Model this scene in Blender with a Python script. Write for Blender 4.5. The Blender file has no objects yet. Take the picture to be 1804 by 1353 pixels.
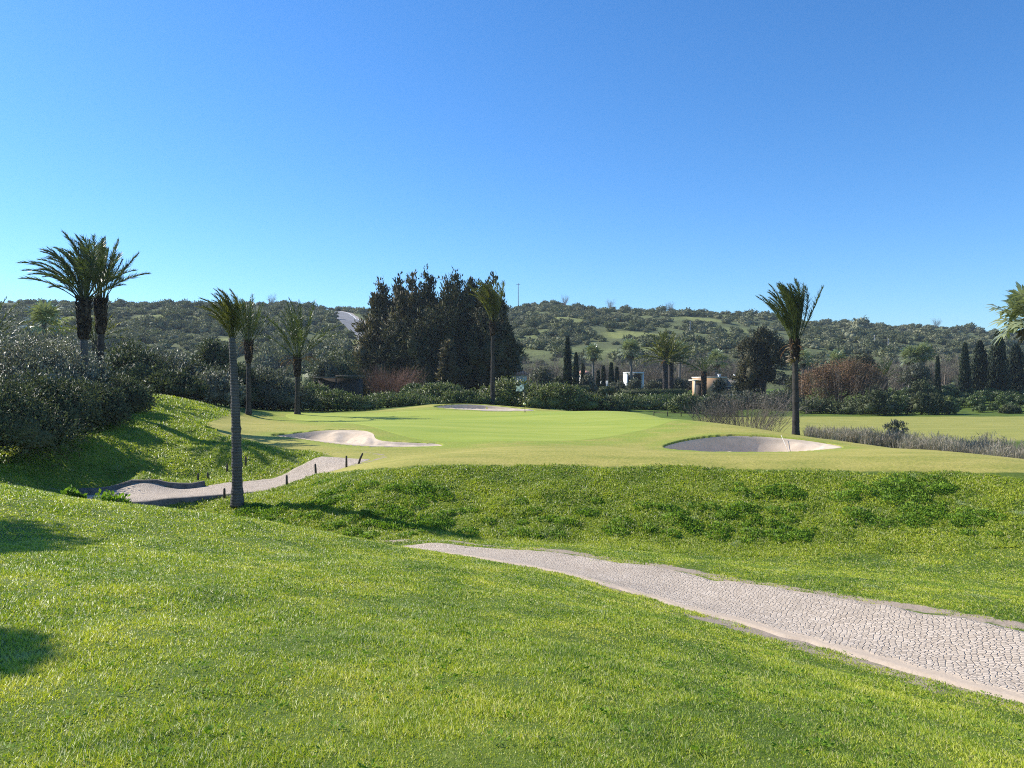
import bpy, math, random
import numpy as np
from mathutils import Vector
sc = bpy.context.scene
COL = sc.collection
RN = np.random.default_rng(7)
F, U0, V0 = 1363.0, 902.0, 672.0        # survey of the place: bearings and elevations measured from the tee
HAZE = .00019
SUN = np.array([-0.715, 0.305, 0.629]); SUN /= np.linalg.norm(SUN)

# ------------------------------------------------------------------ helpers
def unit(a): return a / np.maximum(np.linalg.norm(a, axis=-1, keepdims=True), 1e-9)
def rdir(n, rng): return unit(rng.normal(size=(n, 3)))
def cat(parts):
    V, T, Nn, o = [], [], [], 0
    for p in parts:
        v, t = p[0], p[1]
        if len(v) == 0: continue
        V.append(v); T.append(t + o); o += len(v); Nn.append(p[2] if len(p) > 2 else np.zeros((len(v), 3)))
    if any(len(p) > 2 for p in parts): return np.concatenate(V), np.concatenate(T), np.concatenate(Nn)
    return np.concatenate(V), np.concatenate(T)
def mesh(name, V, T, mat, smooth=False, attrs=None, on=None):
    V = np.asarray(V, np.float32); T = np.asarray(T, np.int32)
    me = bpy.data.meshes.new(name)
    k = T.shape[1]
    me.vertices.add(len(V)); me.vertices.foreach_set('co', V.ravel())
    me.loops.add(T.size); me.loops.foreach_set('vertex_index', T.ravel())
    me.polygons.add(len(T)); me.polygons.foreach_set('loop_start', np.arange(0, T.size, k, dtype=np.int32))
    if smooth: me.polygons.foreach_set('use_smooth', np.ones(len(T), bool))
    me.update(calc_edges=True)
    for an, av in (attrs or {}).items():
        at = me.attributes.new(an, 'FLOAT', 'POINT'); at.data.foreach_set('value', np.asarray(av, np.float32))
    if on is not None:
        at = me.attributes.new('outward', 'FLOAT_VECTOR', 'POINT'); at.data.foreach_set('vector', np.asarray(on, np.float32).ravel())
    me.materials.append(mat)
    return me
def put(name, me, parent=None, loc=(0, 0, 0), rz=0, s=1):
    o = bpy.data.objects.new(name, me); COL.objects.link(o)
    o.location = loc; o.rotation_euler = (0, 0, rz)
    o.scale = (s, s, s) if np.isscalar(s) else s
    if parent: o.parent = parent
    return o
def mk(name, VT, mat, parent=None, smooth=False, attrs=None, loc=(0, 0, 0)):
    return put(name, mesh(name, VT[0], VT[1], mat, smooth, attrs, VT[2] if len(VT) > 2 else None), parent, loc)
def thing(name, label, cat_, loc=(0, 0, 0), rz=0, group=None):
    o = bpy.data.objects.new(name, None); COL.objects.link(o); o.empty_display_size = .3
    o.location = loc; o.rotation_euler = (0, 0, rz); tag(o, label, cat_, group); return o
def tag(o, label=None, cat_=None, group=None, kind=None):
    if label: o['label'] = label
    if cat_: o['category'] = cat_
    if group: o['group'] = group
    if kind: o['kind'] = kind
    return o
def dup(root, loc, rz=0, s=1, label=None, group=None):
    r = root.copy(); COL.objects.link(r); r.location = loc; r.rotation_euler = (0, 0, rz)
    r.scale = (s, s, s) if np.isscalar(s) else s
    if label: r['label'] = label
    if group: r['group'] = group
    for ch in list(root.children):
        c = ch.copy(); COL.objects.link(c); c.parent = r
    return r
def box(cx, cy, cz, sx, sy, sz, rz=0):
    v = np.array([[x, y, z] for x in (-.5, .5) for y in (-.5, .5) for z in (-.5, .5)]) * [sx, sy, sz]
    c, s = math.cos(rz), math.sin(rz)
    v = np.stack([v[:, 0] * c - v[:, 1] * s, v[:, 0] * s + v[:, 1] * c, v[:, 2]], 1) + [cx, cy, cz]
    q = [(0, 1, 3, 2), (4, 6, 7, 5), (0, 4, 5, 1), (2, 3, 7, 6), (0, 2, 6, 4), (1, 5, 7, 3)]
    return v, np.array([t for a, b, c_, d in q for t in ((a, b, c_), (a, c_, d))])
def tube(pts, rad, n=8, cap=True):
    pts = np.asarray(pts, float); rad = np.broadcast_to(np.asarray(rad, float), (len(pts),))
    d = unit(np.gradient(pts, axis=0))
    ref = np.array([0.31, 0.95, 0.02]); a = unit(np.cross(d, ref)); b = np.cross(d, a)
    ang = np.linspace(0, 2 * np.pi, n, endpoint=False)
    V = (pts[:, None] + rad[:, None, None] * (np.cos(ang)[None, :, None] * a[:, None] + np.sin(ang)[None, :, None] * b[:, None])).reshape(-1, 3)
    i = np.arange(len(pts) - 1)[:, None] * n; j = np.arange(n)[None]; k = (j + 1) % n
    T = np.concatenate([np.stack([i + j, i + k, i + n + k], -1).reshape(-1, 3), np.stack([i + j, i + n + k, i + n + j], -1).reshape(-1, 3)])
    if cap:
        m = len(V); V = np.vstack([V, pts[0], pts[-1]])
        j = np.arange(n); k = (j + 1) % n; e = (len(pts) - 1) * n
        T = np.vstack([T, np.stack([np.full(n, m), k, j], 1), np.stack([np.full(n, m + 1), e + j, e + k], 1)])
    return V, T
def leaves(P, D, L, W, rng):
    n = len(P); L = np.broadcast_to(L, (n,))[:, None]; W = np.broadcast_to(W, (n,))[:, None]
    S = unit(np.cross(D, rdir(n, rng))); N = np.cross(D, S)
    V = np.stack([P, P + D * L * .5 + S * W * .5 + N * W * .18, P + D * L, P + D * L * .5 - S * W * .5 + N * W * .18], 1).reshape(-1, 3)
    o = np.arange(n)[:, None] * 4
    return V, np.concatenate([o + [0, 1, 2], o + [0, 2, 3]])
def blades(P, D, L, W, rng):
    n = len(P); L = np.broadcast_to(L, (n,))[:, None]; W = np.broadcast_to(W, (n,))[:, None]
    S = unit(np.cross(D, rdir(n, rng)))
    V = np.stack([P - S * W * .5, P + S * W * .5, P + D * L], 1).reshape(-1, 3)
    return V, np.arange(3 * n).reshape(-1, 3)
_t = (1 + 5 ** .5) / 2
ICO_V = unit(np.array([[-1, _t, 0], [1, _t, 0], [-1, -_t, 0], [1, -_t, 0], [0, -1, _t], [0, 1, _t], [0, -1, -_t], [0, 1, -_t], [_t, 0, -1], [_t, 0, 1], [-_t, 0, -1], [-_t, 0, 1]], float))
ICO_T = np.array([[0, 11, 5], [0, 5, 1], [0, 1, 7], [0, 7, 10], [0, 10, 11], [1, 5, 9], [5, 11, 4], [11, 10, 2], [10, 7, 6], [7, 1, 8], [3, 9, 4], [3, 4, 2], [3, 2, 6], [3, 6, 8], [3, 8, 9], [4, 9, 5], [2, 4, 11], [6, 2, 10], [8, 6, 7], [9, 8, 1]])
def crown(rng, lobes, n, L, W, clump=.28, core=.62, up=.25, out=.7, ncl=34, low=-.65):
    """leaf clumps over lumpy lobes: rows of cx,cy,cz,rx,ry,rz"""
    lb = np.asarray(lobes, float); w = (lb[:, 3] * lb[:, 4] * lb[:, 5]) ** (2 / 3); w /= w.sum()
    m = max(8, int(ncl * len(lb)))
    li = rng.choice(len(lb), m, p=w)
    d = rdir(m, rng); d[:, 2] = np.where(d[:, 2] < low, -d[:, 2], d[:, 2])
    cc = lb[li, :3] + d * lb[li, 3:] * rng.uniform(.72, 1.02, (m, 1))
    cr = clump * lb[li, 3:].mean(1) * rng.uniform(.6, 1.35, m)
    ci = rng.choice(m, n, p=cr ** 2 / (cr ** 2).sum())
    off = rng.normal(size=(n, 3)) * .55
    P = cc[ci] + off * cr[ci, None]
    D = unit(d[ci] * out + rng.normal(size=(n, 3)) * .6 + off * .25 + [0, 0, up])
    on = unit(d[ci] * .75 + unit(off) * .6 + [0, 0, .12])
    parts = [leaves(P, D, L * rng.uniform(.6, 1.3, n), W * rng.uniform(.7, 1.25, n), rng) + (np.repeat(on, 4, 0),)]
    if core:  # solid inner blobs added to block light and keep the interior dark
        for r in lb:
            parts.append((r[:3] + ICO_V * r[3:] * core * rng.uniform(.85, 1.1, (12, 1)), ICO_T, ICO_V))
    return cat(parts)
def spire(rng, Ht, R, n, L, W, pw=.75, base=.06, up=1.6, lump=.22):
    h = rng.random(n) ** 1.25; a = rng.random(n) * 2 * np.pi
    prof = np.minimum(1, (h + .02) / base) * (1 - h) ** pw
    lm = 1 + lump * np.sin(a * 3 + h * 17) * np.sin(h * 41 + a * 2) + rng.normal(size=n) * .07
    r = R * prof * lm * rng.uniform(.72, 1.02, n)
    P = np.stack([r * np.cos(a), r * np.sin(a), h * Ht * .97], 1)
    D = unit(np.stack([np.cos(a) * .6, np.sin(a) * .6, np.full(n, up)], 1) + rng.normal(size=(n, 3)) * .45)
    on = unit(np.stack([np.cos(a), np.sin(a), np.full(n, .35)], 1) + rng.normal(size=(n, 3)) * .35)
    hh = np.linspace(0, .93, 9)
    core = tube(np.stack([hh * 0, hh * 0, hh * Ht], 1), R * .68 * np.minimum(1, (hh + .03) / base) * (1 - hh) ** pw + .01, 9)
    return cat([leaves(P, D, L * rng.uniform(.6, 1.3, n), W * rng.uniform(.7, 1.2, n), rng) + (np.repeat(on, 4, 0),), core])
def trunk(rng, h, r0, r1, bend=.0, n=10, seg=14, flare=.25, wob=.05):
    t = np.linspace(0, 1, seg)
    x = bend * t ** 2 * h
    r = r0 + (r1 - r0) * t + r0 * flare * np.exp(-t * h / max(.25, h * .05)) + r0 * wob * rng.normal(size=seg) * .4
    return tube(np.stack([x, t * 0, t * h], 1), r, n)
def limbs(rng, h0, ends, r0):
    parts = []
    for e in ends:
        t = np.linspace(0, 1, 6)[:, None]; a = np.array([0, 0, h0]); e = np.asarray(e, float)
        p = a * (1 - t) + e * t + np.array([0, 0, 1.]) * (np.sin(t * np.pi) * np.linalg.norm(e - a) * .08) + rng.normal(size=(6, 3)) * .03 * np.sin(t * np.pi)
        parts.append(tube(p, r0 * (1 - .75 * t[:, 0]), 5))
    return cat(parts)

# ------------------------------------------------------------------ materials
def newmat(name):
    m = bpy.data.materials.new(name); m.use_nodes = True; nt = m.node_tree; nt.nodes.clear()
    out = nt.nodes.new('ShaderNodeOutputMaterial'); return m, nt, out
def N(nt, t, **kw):
    n = nt.nodes.new(t)
    for k, v in kw.items():
        if k in n.inputs: n.inputs[k].default_value = v
        else: setattr(n, k, v)
    return n
def lk(nt, a, b): nt.links.new(a, b)
def noise(nt, vec, scale, detail=4, rough=.55):
    n = N(nt, 'ShaderNodeTexNoise'); n.inputs['Scale'].default_value = scale; n.inputs['Detail'].default_value = detail; n.inputs['Roughness'].default_value = rough
    if vec is not None: lk(nt, vec, n.inputs['Vector'])
    return n.outputs['Fac']
def ramp(nt, fac, stops):
    r = N(nt, 'ShaderNodeValToRGB'); e = r.color_ramp.elements
    while len(e) < len(stops): e.new(.5)
    for i, (p, c) in enumerate(stops):
        e[i].position = p; e[i].color = (*c, 1) if len(c) == 3 else c
    lk(nt, fac, r.inputs['Fac']); return r.outputs['Color']
def mix(nt, fac, a, b, mode='MIX'):
    m = N(nt, 'ShaderNodeMix', data_type='RGBA', blend_type=mode)
    for sock, val in ((m.inputs[0], fac), (m.inputs[6], a), (m.inputs[7], b)):
        if isinstance(val, (int, float)): sock.default_value = val
        elif isinstance(val, tuple): sock.default_value = (*val, 1)
        else: lk(nt, val, sock)
    return m.outputs[2]
def math_(nt, op, a, b=None, clamp=False):
    m = N(nt, 'ShaderNodeMath', operation=op, use_clamp=clamp)
    for i, v in enumerate((a, b)):
        if v is None: continue
        if isinstance(v, (int, float)): m.inputs[i].default_value = v
        else: lk(nt, v, m.inputs[i])
    return m.outputs[0]
def sstep(nt, v, lo, hi):
    m = N(nt, 'ShaderNodeMapRange', interpolation_type='SMOOTHSTEP'); lk(nt, v, m.inputs[0])
    m.inputs[1].default_value = lo; m.inputs[2].default_value = hi; return m.outputs[0]
def attr(nt, name): return N(nt, 'ShaderNodeAttribute', attribute_name=name).outputs['Fac']
def pos(nt): return N(nt, 'ShaderNodeNewGeometry').outputs['Position']
def stretch(nt, vec, s):
    m = N(nt, 'ShaderNodeMapping'); m.inputs['Scale'].default_value = s; lk(nt, vec, m.inputs['Vector']); return m.outputs[0]
def bump(nt, h, strength, dist):
    b = N(nt, 'ShaderNodeBump'); b.inputs['Strength'].default_value = strength; b.inputs['Distance'].default_value = dist
    lk(nt, h, b.inputs['Height']); return b.outputs['Normal']
def principled(nt, out, col, rough=.8, normal=None, spec=.3):
    p = N(nt, 'ShaderNodeBsdfPrincipled'); p.inputs['Roughness'].default_value = rough; p.inputs['Specular IOR Level'].default_value = spec
    if isinstance(col, tuple): p.inputs['Base Color'].default_value = (*col, 1)
    else: lk(nt, col, p.inputs['Base Color'])
    if normal is not None: lk(nt, normal, p.inputs['Normal'])
    if out is not None: lk(nt, p.outputs[0], out.inputs['Surface'])
    return p
def soft_normal(nt, geo, k):
    at = N(nt, 'ShaderNodeAttribute', attribute_name='outward')
    tr = N(nt, 'ShaderNodeVectorTransform', vector_type='NORMAL', convert_from='OBJECT', convert_to='WORLD'); lk(nt, at.outputs['Vector'], tr.inputs[0])
    m = N(nt, 'ShaderNodeMix', data_type='VECTOR'); m.inputs[0].default_value = k; lk(nt, geo.outputs['Normal'], m.inputs[4]); lk(nt, tr.outputs[0], m.inputs[5])
    n = N(nt, 'ShaderNodeVectorMath', operation='NORMALIZE'); lk(nt, m.outputs[1], n.inputs[0]); return n.outputs[0]
def leafmat(name, dark, light, trans=.3, rough=.5, spec=.3, vscale=.6, tcol=None, soft=.6):
    m, nt, out = newmat(name)
    g = N(nt, 'ShaderNodeNewGeometry'); oi = N(nt, 'ShaderNodeObjectInfo')
    r = g.outputs['Random Per Island']
    f = noise(nt, g.outputs['Position'], vscale, 3)
    f = math_(nt, 'ADD', math_(nt, 'MULTIPLY', r, .6), math_(nt, 'MULTIPLY', f, .75))
    f = math_(nt, 'ADD', f, math_(nt, 'MULTIPLY', oi.outputs['Random'], .15))
    c = ramp(nt, f, [(.35, dark), (1.0, light)])
    p = principled(nt, None, c, rough, soft_normal(nt, g, soft) if soft else None, spec=spec)
    t = N(nt, 'ShaderNodeBsdfTranslucent'); lk(nt, mix(nt, 1.0, c, tcol or (1.0, 1.05, .55), 'MULTIPLY'), t.inputs['Color'])
    ms = N(nt, 'ShaderNodeMixShader'); ms.inputs[0].default_value = trans
    lk(nt, p.outputs[0], ms.inputs[1]); lk(nt, t.outputs[0], ms.inputs[2]); lk(nt, ms.outputs[0], out.inputs['Surface'])
    return m
def plain(name, col, rough=.7, var=.25, scale=3, bmp=0, spec=.3):
    m, nt, out = newmat(name); p = pos(nt)
    c = ramp(nt, noise(nt, p, scale, 5), [(.3, tuple(x * (1 - var) for x in col)), (.72, tuple(min(1, x * (1 + var)) for x in col))])
    principled(nt, out, c, rough, bump(nt, noise(nt, p, scale * 6, 4), bmp, .03) if bmp else None, spec); return m
def barkmat(name, a, b, ring=9, rough=.9):
    m, nt, out = newmat(name); tc = N(nt, 'ShaderNodeTexCoord').outputs['Object']
    w = N(nt, 'ShaderNodeTexWave', wave_type='BANDS', bands_direction='Z'); w.inputs['Scale'].default_value = ring; w.inputs['Distortion'].default_value = 2.5; w.inputs['Detail'].default_value = 3; w.inputs['Detail Scale'].default_value = 2
    lk(nt, tc, w.inputs['Vector'])
    n1 = noise(nt, stretch(nt, tc, (5, 5, 1.5)), 1.0, 6)
    f = math_(nt, 'ADD', math_(nt, 'MULTIPLY', w.outputs['Fac'], .24), math_(nt, 'MULTIPLY', n1, .9))
    c = ramp(nt, f, [(.3, a), (.8, b)])
    principled(nt, out, c, rough, bump(nt, f, .8, .04), .15); return m
def diamondmat(name, a, b):
    m, nt, out = newmat(name); tc = N(nt, 'ShaderNodeTexCoord').outputs['Object']
    v = N(nt, 'ShaderNodeTexVoronoi'); v.inputs['Scale'].default_value = 5.5; lk(nt, stretch(nt, tc, (1, 1, .75)), v.inputs['Vector'])
    f = math_(nt, 'ADD', v.outputs['Distance'], math_(nt, 'MULTIPLY', noise(nt, tc, 14, 3), .3))
    c = ramp(nt, f, [(.2, b), (.65, a)])
    principled(nt, out, c, .95, bump(nt, math_(nt, 'SUBTRACT', 1, f), 1, .12), .1); return m

M = {}
M['frond'] = leafmat('frond_green', (.035, .055, .016), (.13, .16, .05), .32, .42, .45, .5, soft=0)
M['frond_near'] = leafmat('frond_olive', (.06, .075, .016), (.20, .20, .05), .4, .42, .4, .5, soft=0)
M['frond_dead'] = leafmat('frond_dead', (.16, .075, .03), (.34, .19, .08), .25, .7, .2, 1, soft=0)
M['fan'] = leafmat('fan_leaf', (.12, .145, .075), (.44, .48, .26), .2, .26, .75, .5, soft=0)
M['skirt'] = leafmat('dead_skirt', (.10, .08, .05), (.26, .21, .14), .1, .8, .15, 1, soft=0)
M['palmbark'] = barkmat('palm_bark', (.045, .042, .038), (.14, .13, .118), 3.2)
M['darkbark'] = barkmat('dark_palm_bark', (.018, .016, .015), (.085, .075, .066), 6)
M['boss'] = diamondmat('old_leaf_bases', (.03, .022, .016), (.16, .115, .075))
M['bark'] = barkmat('tree_bark', (.03, .025, .02), (.12, .10, .08), 2)
M['greybark'] = barkmat('grey_bark', (.10, .09, .08), (.26, .24, .21), 2)
M['oleaster'] = leafmat('grey_shrub_leaf', (.055, .062, .036), (.33, .315, .215), .18, .5, .35, .6, soft=.45)
M['laurel'] = leafmat('laurel_leaf', (.03, .042, .018), (.13, .15, .065), .22, .55, .2, .5)
M['hedge'] = leafmat('hedge_leaf', (.055, .078, .022), (.21, .25, .08), .25, .45, .35, .5)
M['bright'] = leafmat('bright_hedge_leaf', (.07, .095, .022), (.27, .30, .09), .3, .4, .45, .5)
M['conifer'] = leafmat('conifer_needle', (.024, .028, .014), (.115, .112, .055), .15, .65, .12, .35)
M['conifer_lit'] = leafmat('conifer_brown_lit', (.045, .04, .018), (.15, .125, .058), .2, .6, .2, .35)  # brownish copy of the needle colour, paled to put sunlight into the leaves
M['cypress'] = leafmat('cypress_leaf', (.012, .022, .010), (.04, .06, .026), .12, .6, .2, .5)
M['olive'] = leafmat('olive_leaf', (.06, .07, .045), (.19, .195, .135), .2, .6, .2, .5)
M['citrus'] = leafmat('grove_leaf', (.035, .06, .013), (.13, .185, .045), .25, .38, .45, .4)
M['euc'] = leafmat('dark_tree_leaf', (.03, .034, .018), (.115, .105, .055), .2, .65, .12, .3)
M['scrub'] = leafmat('scrub_leaf', (.05, .068, .034), (.21, .225, .11), .2, .65, .15, .13)
M['scrub_pale'] = leafmat('scrub_pale_leaf', (.10, .112, .062), (.30, .30, .175), .2, .65, .15, .13)
M['russet'] = leafmat('russet_leaf', (.12, .068, .038), (.33, .20, .115), .25, .7, .2, .3)
M['twig'] = leafmat('bare_twig', (.10, .08, .062), (.27, .225, .185), .05, .8, .15, .3, soft=0)
M['redtwig'] = leafmat('red_twig', (.11, .06, .045), (.27, .15, .11), .1, .8, .15, .3, soft=0)
M['reed'] = leafmat('dry_reed', (.17, .145, .11), (.46, .40, .31), .25, .7, .2, .5, soft=0)
M['weed'] = leafmat('bank_weed', (.085, .18, .014), (.29, .45, .04), .38, .55, .2, 1.2)
M['white'] = plain('white_plaster', (.78, .78, .77), .7, .04, 1.5)
M['peach'] = plain('peach_render', (.62, .40, .24), .85, .08, .8)
M['greywall'] = plain('grey_render', (.30, .27, .25), .85, .12, .8)
M['cream'] = plain('cream_trim', (.72, .66, .56), .8, .06, 1)
M['glass'] = plain('window_glass', (.03, .04, .05), .12, .1, 1, spec=.6)
M['dark'] = plain('dark_wood', (.05, .042, .036), .9, .3, 12, .4)
M['stake'] = plain('weathered_stake', (.09, .07, .055), .9, .35, 18, .5)
M['stone'] = plain('rough_stone', (.17, .145, .12), .95, .4, 5, .8)
M['pole'] = plain('pole_grey', (.30, .29, .28), .8, .15, 2)
M['flagpole'] = plain('flagstick_paint', (.06, .06, .06), .4, .1, 2)
M['yellow'] = plain('marker_yellow', (.80, .74, .40), .5, .05, 2)
M['rake'] = plain('rake_handle', (.72, .68, .58), .6, .1, 5)
M['rakehead'] = plain('rake_head', (.04, .04, .04), .6, .2, 5)

def tilemat():
    m, nt, out = newmat('terracotta_tiles'); tc = pos(nt)
    w = N(nt, 'ShaderNodeTexWave', wave_type='BANDS', bands_direction='X'); w.inputs['Scale'].default_value = 1.4; lk(nt, tc, w.inputs['Vector'])
    c = ramp(nt, math_(nt, 'ADD', math_(nt, 'MULTIPLY', w.outputs['Fac'], .4), math_(nt, 'MULTIPLY', noise(nt, tc, 2.5), .6)), [(.25, (.36, .16, .10)), (.75, (.66, .38, .27))])
    principled(nt, out, c, .9, bump(nt, w.outputs['Fac'], .8, .08)); return m
M['tile'] = tilemat()
def flagmat():
    m, nt, out = newmat('chequered_cloth'); tc = N(nt, 'ShaderNodeTexCoord').outputs['Object']
    c = N(nt, 'ShaderNodeTexChecker'); c.inputs['Scale'].default_value = 5.2
    c.inputs['Color1'].default_value = (.85, .85, .85, 1); c.inputs['Color2'].default_value = (.4, .4, .4, 1)
    sp = N(nt, 'ShaderNodeSeparateXYZ'); lk(nt, tc, sp.inputs[0]); cb = N(nt, 'ShaderNodeCombineXYZ'); lk(nt, sp.outputs[0], cb.inputs[0]); lk(nt, sp.outputs[2], cb.inputs[1]); cb.inputs[2].default_value = .01
    lk(nt, cb.outputs[0], c.inputs['Vector'])
    principled(nt, out, c.outputs['Color'], .8); return m
M['flag'] = flagmat()

# ------------------------------------------------------------------ terrain survey points: bearing u, dip v, distance Y -> world
def P(u, v, Y): return np.array([(u - U0) / F * Y, Y, -(v - V0) / F * Y])
CP = [(0, 1353, 3.6), (450, 1353, 3.65), (902, 1353, 3.7), (1350, 1353, 4.0), (1804, 1353, 4.6), (1804, 1245, 8.0), (1600, 1170, 9.8), (1400, 1110, 11.6), (1200, 1050, 14.2), (1000, 1000, 17.0), (860, 972, 19.3), (760, 955, 20.5),
      (900, 1150, 6.3), (900, 1050, 9.8), (900, 1000, 14.0), (1300, 1200, 6.4), (1150, 1100, 9.5), (650, 1150, 5.9), (650, 1050, 9.0), (650, 980, 13.6), (600, 946, 17.6), (450, 1150, 5.6), (450, 1020, 8.9), (450, 955, 13.3), (450, 921, 17.0),
      (300, 908, 17.2), (150, 889, 17.2), (150, 950, 11.8), (0, 861, 17.2), (70, 868, 17.4), (0, 915, 12.5), (0, 1000, 8.4), (0, 1150, 5.3), (-300, 830, 17), (-300, 950, 10), (-700, 900, 9),
      (1804, 1110, 10.8), (1600, 1068, 12.5), (1400, 1032, 14.6), (1200, 992, 17.2), (1000, 962, 19.9), (1804, 975, 20.9), (1600, 971, 21.4), (1400, 968, 21.9), (1200, 962, 22.2), (1000, 955, 22.4), (860, 950, 22.4), (720, 943, 22.2),
      (700, 825, 27.2), (850, 822, 27.5), (1000, 822, 27.5), (1200, 824, 27.3), (1400, 827, 27.1), (1600, 831, 26.8), (1804, 836, 26.5), (620, 829, 28.2), (560, 836, 29.3), (470, 868, 27.8), (520, 880, 25.4), (620, 895, 24.3),
      (1000, 892, 24.7), (1400, 897, 24.4), (1700, 905, 23.9), (720, 886, 24.6), (1000, 940, 22.9), (1400, 950, 22.5), (1700, 957, 21.8),
      (902, 780, 36.5), (902, 752, 46.5), (902, 735, 57), (902, 726.5, 64), (720, 740, 54), (720, 727, 63), (560, 738, 56), (560, 728, 62), (440, 735, 55), (1130, 729, 62), (1200, 741, 53), (1120, 755, 44.5), (1100, 790, 34.8),
      (760, 800, 33), (620, 800, 33.8), (1480, 785, 37.5), (1250, 796, 34.6), (1400, 796, 34.6), (1180, 786, 36.5), (1300, 766, 39.6), (1400, 772, 39.0), (1250, 745, 50), (1330, 754, 47), (1400, 765, 44), (1550, 786, 39), (1680, 800, 35.6), (1804, 814, 33),
      (480, 765, 40.8), (560, 757, 41), (640, 757.5, 40.6), (680, 776, 37.6), (650, 786, 36), (760, 787, 36), (560, 781, 36.8), (640, 745, 47), (480, 748, 47),
      (800, 711, 69.5), (850, 712, 69.6), (930, 719, 68.6), (760, 718, 66), (850, 723, 65.3), (1000, 725, 67), (680, 723.5, 66),
      (250, 697, 50), (330, 706, 52), (430, 727, 56), (250, 740, 38.5), (310, 735, 42), (400, 746, 46), (150, 790, 32), (400, 800, 34), (250, 830, 29.6), (500, 805, 34), (0, 843, 27.5), (400, 846, 31.2), (480, 838, 32), (330, 853, 31.5), (200, 866, 29.6), (330, 770, 37), (560, 822, 32)]
PTS = [P(*c) for c in CP] + [np.array(p, float) for p in [
    (0, 0, -1.65), (-3, 0, -1.5), (3, 0, -1.85), (0, -8, -1.6), (-10, -5, -1.2), (9, -5, -2.6), (9, 3, -3.0), (-8, 3, -1.5),
    (-5.6, 20.4, -4.6), (-8.5, 21, -4.7), (-11, 21.6, -4.7), (-14, 22, -4.2), (-2.7, 19.9, -4.42), (-14.9, 25.2, -4.3), (-14, 27.2, -4.1), (-12.2, 27.9, -4.1), (-10.6, 28.9, -4.06), (-9.2, 30.0, -3.96), (-8.1, 31.3, -3.82), (-13.4, 25.9, -4.12), (-11.6, 26.3, -4.1), (-10.1, 27.1, -4.06), (-14.6, 28.7, -4.0), (-12.8, 29.4, -4.05), (-11.4, 30.3, -4.0), (-9.4, 25.7, -4.0), (-8, 26.2, -3.95),
    (-16.8, 24.6, -3.85), (-12.6, 24.6, -5.0), (-11.2, 25.0, -5.0), (-10.3, 25.2, -4.75),
    (22, 20, -4.3), (25, 27, -3.4), (30, 14, -3.8), (22, 36.5, -4.0), (26, 46, -4.2), (18, 52, -3.9), (16, 62, -4.1), (24, 70, -4.2), (50, 60, -4.2), (50, 90, -4.2), (30, 92, -4.2), (90, 90, -4.2), (60, 40, -4.3), (40, 30, -4.2), (12, 70, -3.4),
    (0, 78, -2.8), (10, 80, -3.4), (-20, 78, -2.6), (-26, 66, -2.0), (-14, 70, -2.6), (0, 120, -3), (30, 110, -3.9), (60, 110, -3.8), (100, 110, -3.5), (50, 135, -2.8), (-60, 100, -1.0), (-60, 160, -2), (0, 160, -2.2), (60, 160, -1.7), (110, 160, -1), (150, 130, -2),
    (-28, 40, -2.0), (-35, 55, -.3), (-22, 30, -3.3), (-30, 25, -3.0), (-45, 70, 0), (-40, 10, -1), (-25, 12, -1.6), (-80, 40, 0),
    (-60, -10, 0), (60, -10, -4), (0, -60, -2), (-100, 100, 0), (120, 50, -4), (-150, 0, 0), (150, 0, -4), (0, -150, -2), (-120, 190, -2), (0, 220, -2.5), (140, 220, -2), (200, 120, -3), (-200, 120, -1)]]
PTS = np.array(PTS)
def _phi(d2): return .5 * d2 * np.log(np.maximum(d2, 1e-9))
def tps_fit(pts, lam=.008):
    x = pts[:, :2] / 10; n = len(x)
    d2 = ((x[:, None] - x[None]) ** 2).sum(-1)
    K = _phi(d2) + lam * np.eye(n) * .15; Pm = np.hstack([np.ones((n, 1)), x])
    A = np.zeros((n + 3, n + 3)); A[:n, :n] = K; A[:n, n:] = Pm; A[n:, :n] = Pm.T
    return np.linalg.solve(A, np.concatenate([pts[:, 2], np.zeros(3)]))
TW = tps_fit(PTS)
def tps(x, y):
    sh = np.shape(x); q = np.stack([np.ravel(x), np.ravel(y)], 1) / 10; out = np.empty(len(q)); c = PTS[:, :2] / 10
    for i in range(0, len(q), 40000):
        b = q[i:i + 40000]
        d2 = ((b[:, 0:1] - c[:, 0]) ** 2 + (b[:, 1:2] - c[:, 1]) ** 2)
        out[i:i + 40000] = _phi(d2) @ TW[:-3] + TW[-3] + b @ TW[-2:]
    return out.reshape(sh)
def vnoise(x, y, s, seed):
    """smooth value noise"""
    g = np.random.default_rng(seed).random((64, 64)) * 2 - 1
    fx, fy = np.asarray(x) / s + 1000.3, np.asarray(y) / s + 1000.7
    ix, iy = np.floor(fx).astype(int), np.floor(fy).astype(int); tx, ty = fx - ix, fy - iy
    tx, ty = tx * tx * (3 - 2 * tx), ty * ty * (3 - 2 * ty)
    a = g[ix % 64, iy % 64]; b = g[(ix + 1) % 64, iy % 64]; c = g[ix % 64, (iy + 1) % 64]; d = g[(ix + 1) % 64, (iy + 1) % 64]
    return (a * (1 - tx) + b * tx) * (1 - ty) + (c * (1 - tx) + d * tx) * ty
def ss(a, lo, hi): t = np.clip((a - lo) / (hi - lo), 0, 1); return t * t * (3 - 2 * t)
def H0(x, y):
    x = np.asarray(x, float); y = np.asarray(y, float); r = np.hypot(x, y)
    k = np.minimum(1, 230 / np.maximum(r, 1)); z = tps(x * k, y * k)
    w = ss(r, 170, 260); z = z * (1 - w) - 3.0 * w
    return z
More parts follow.
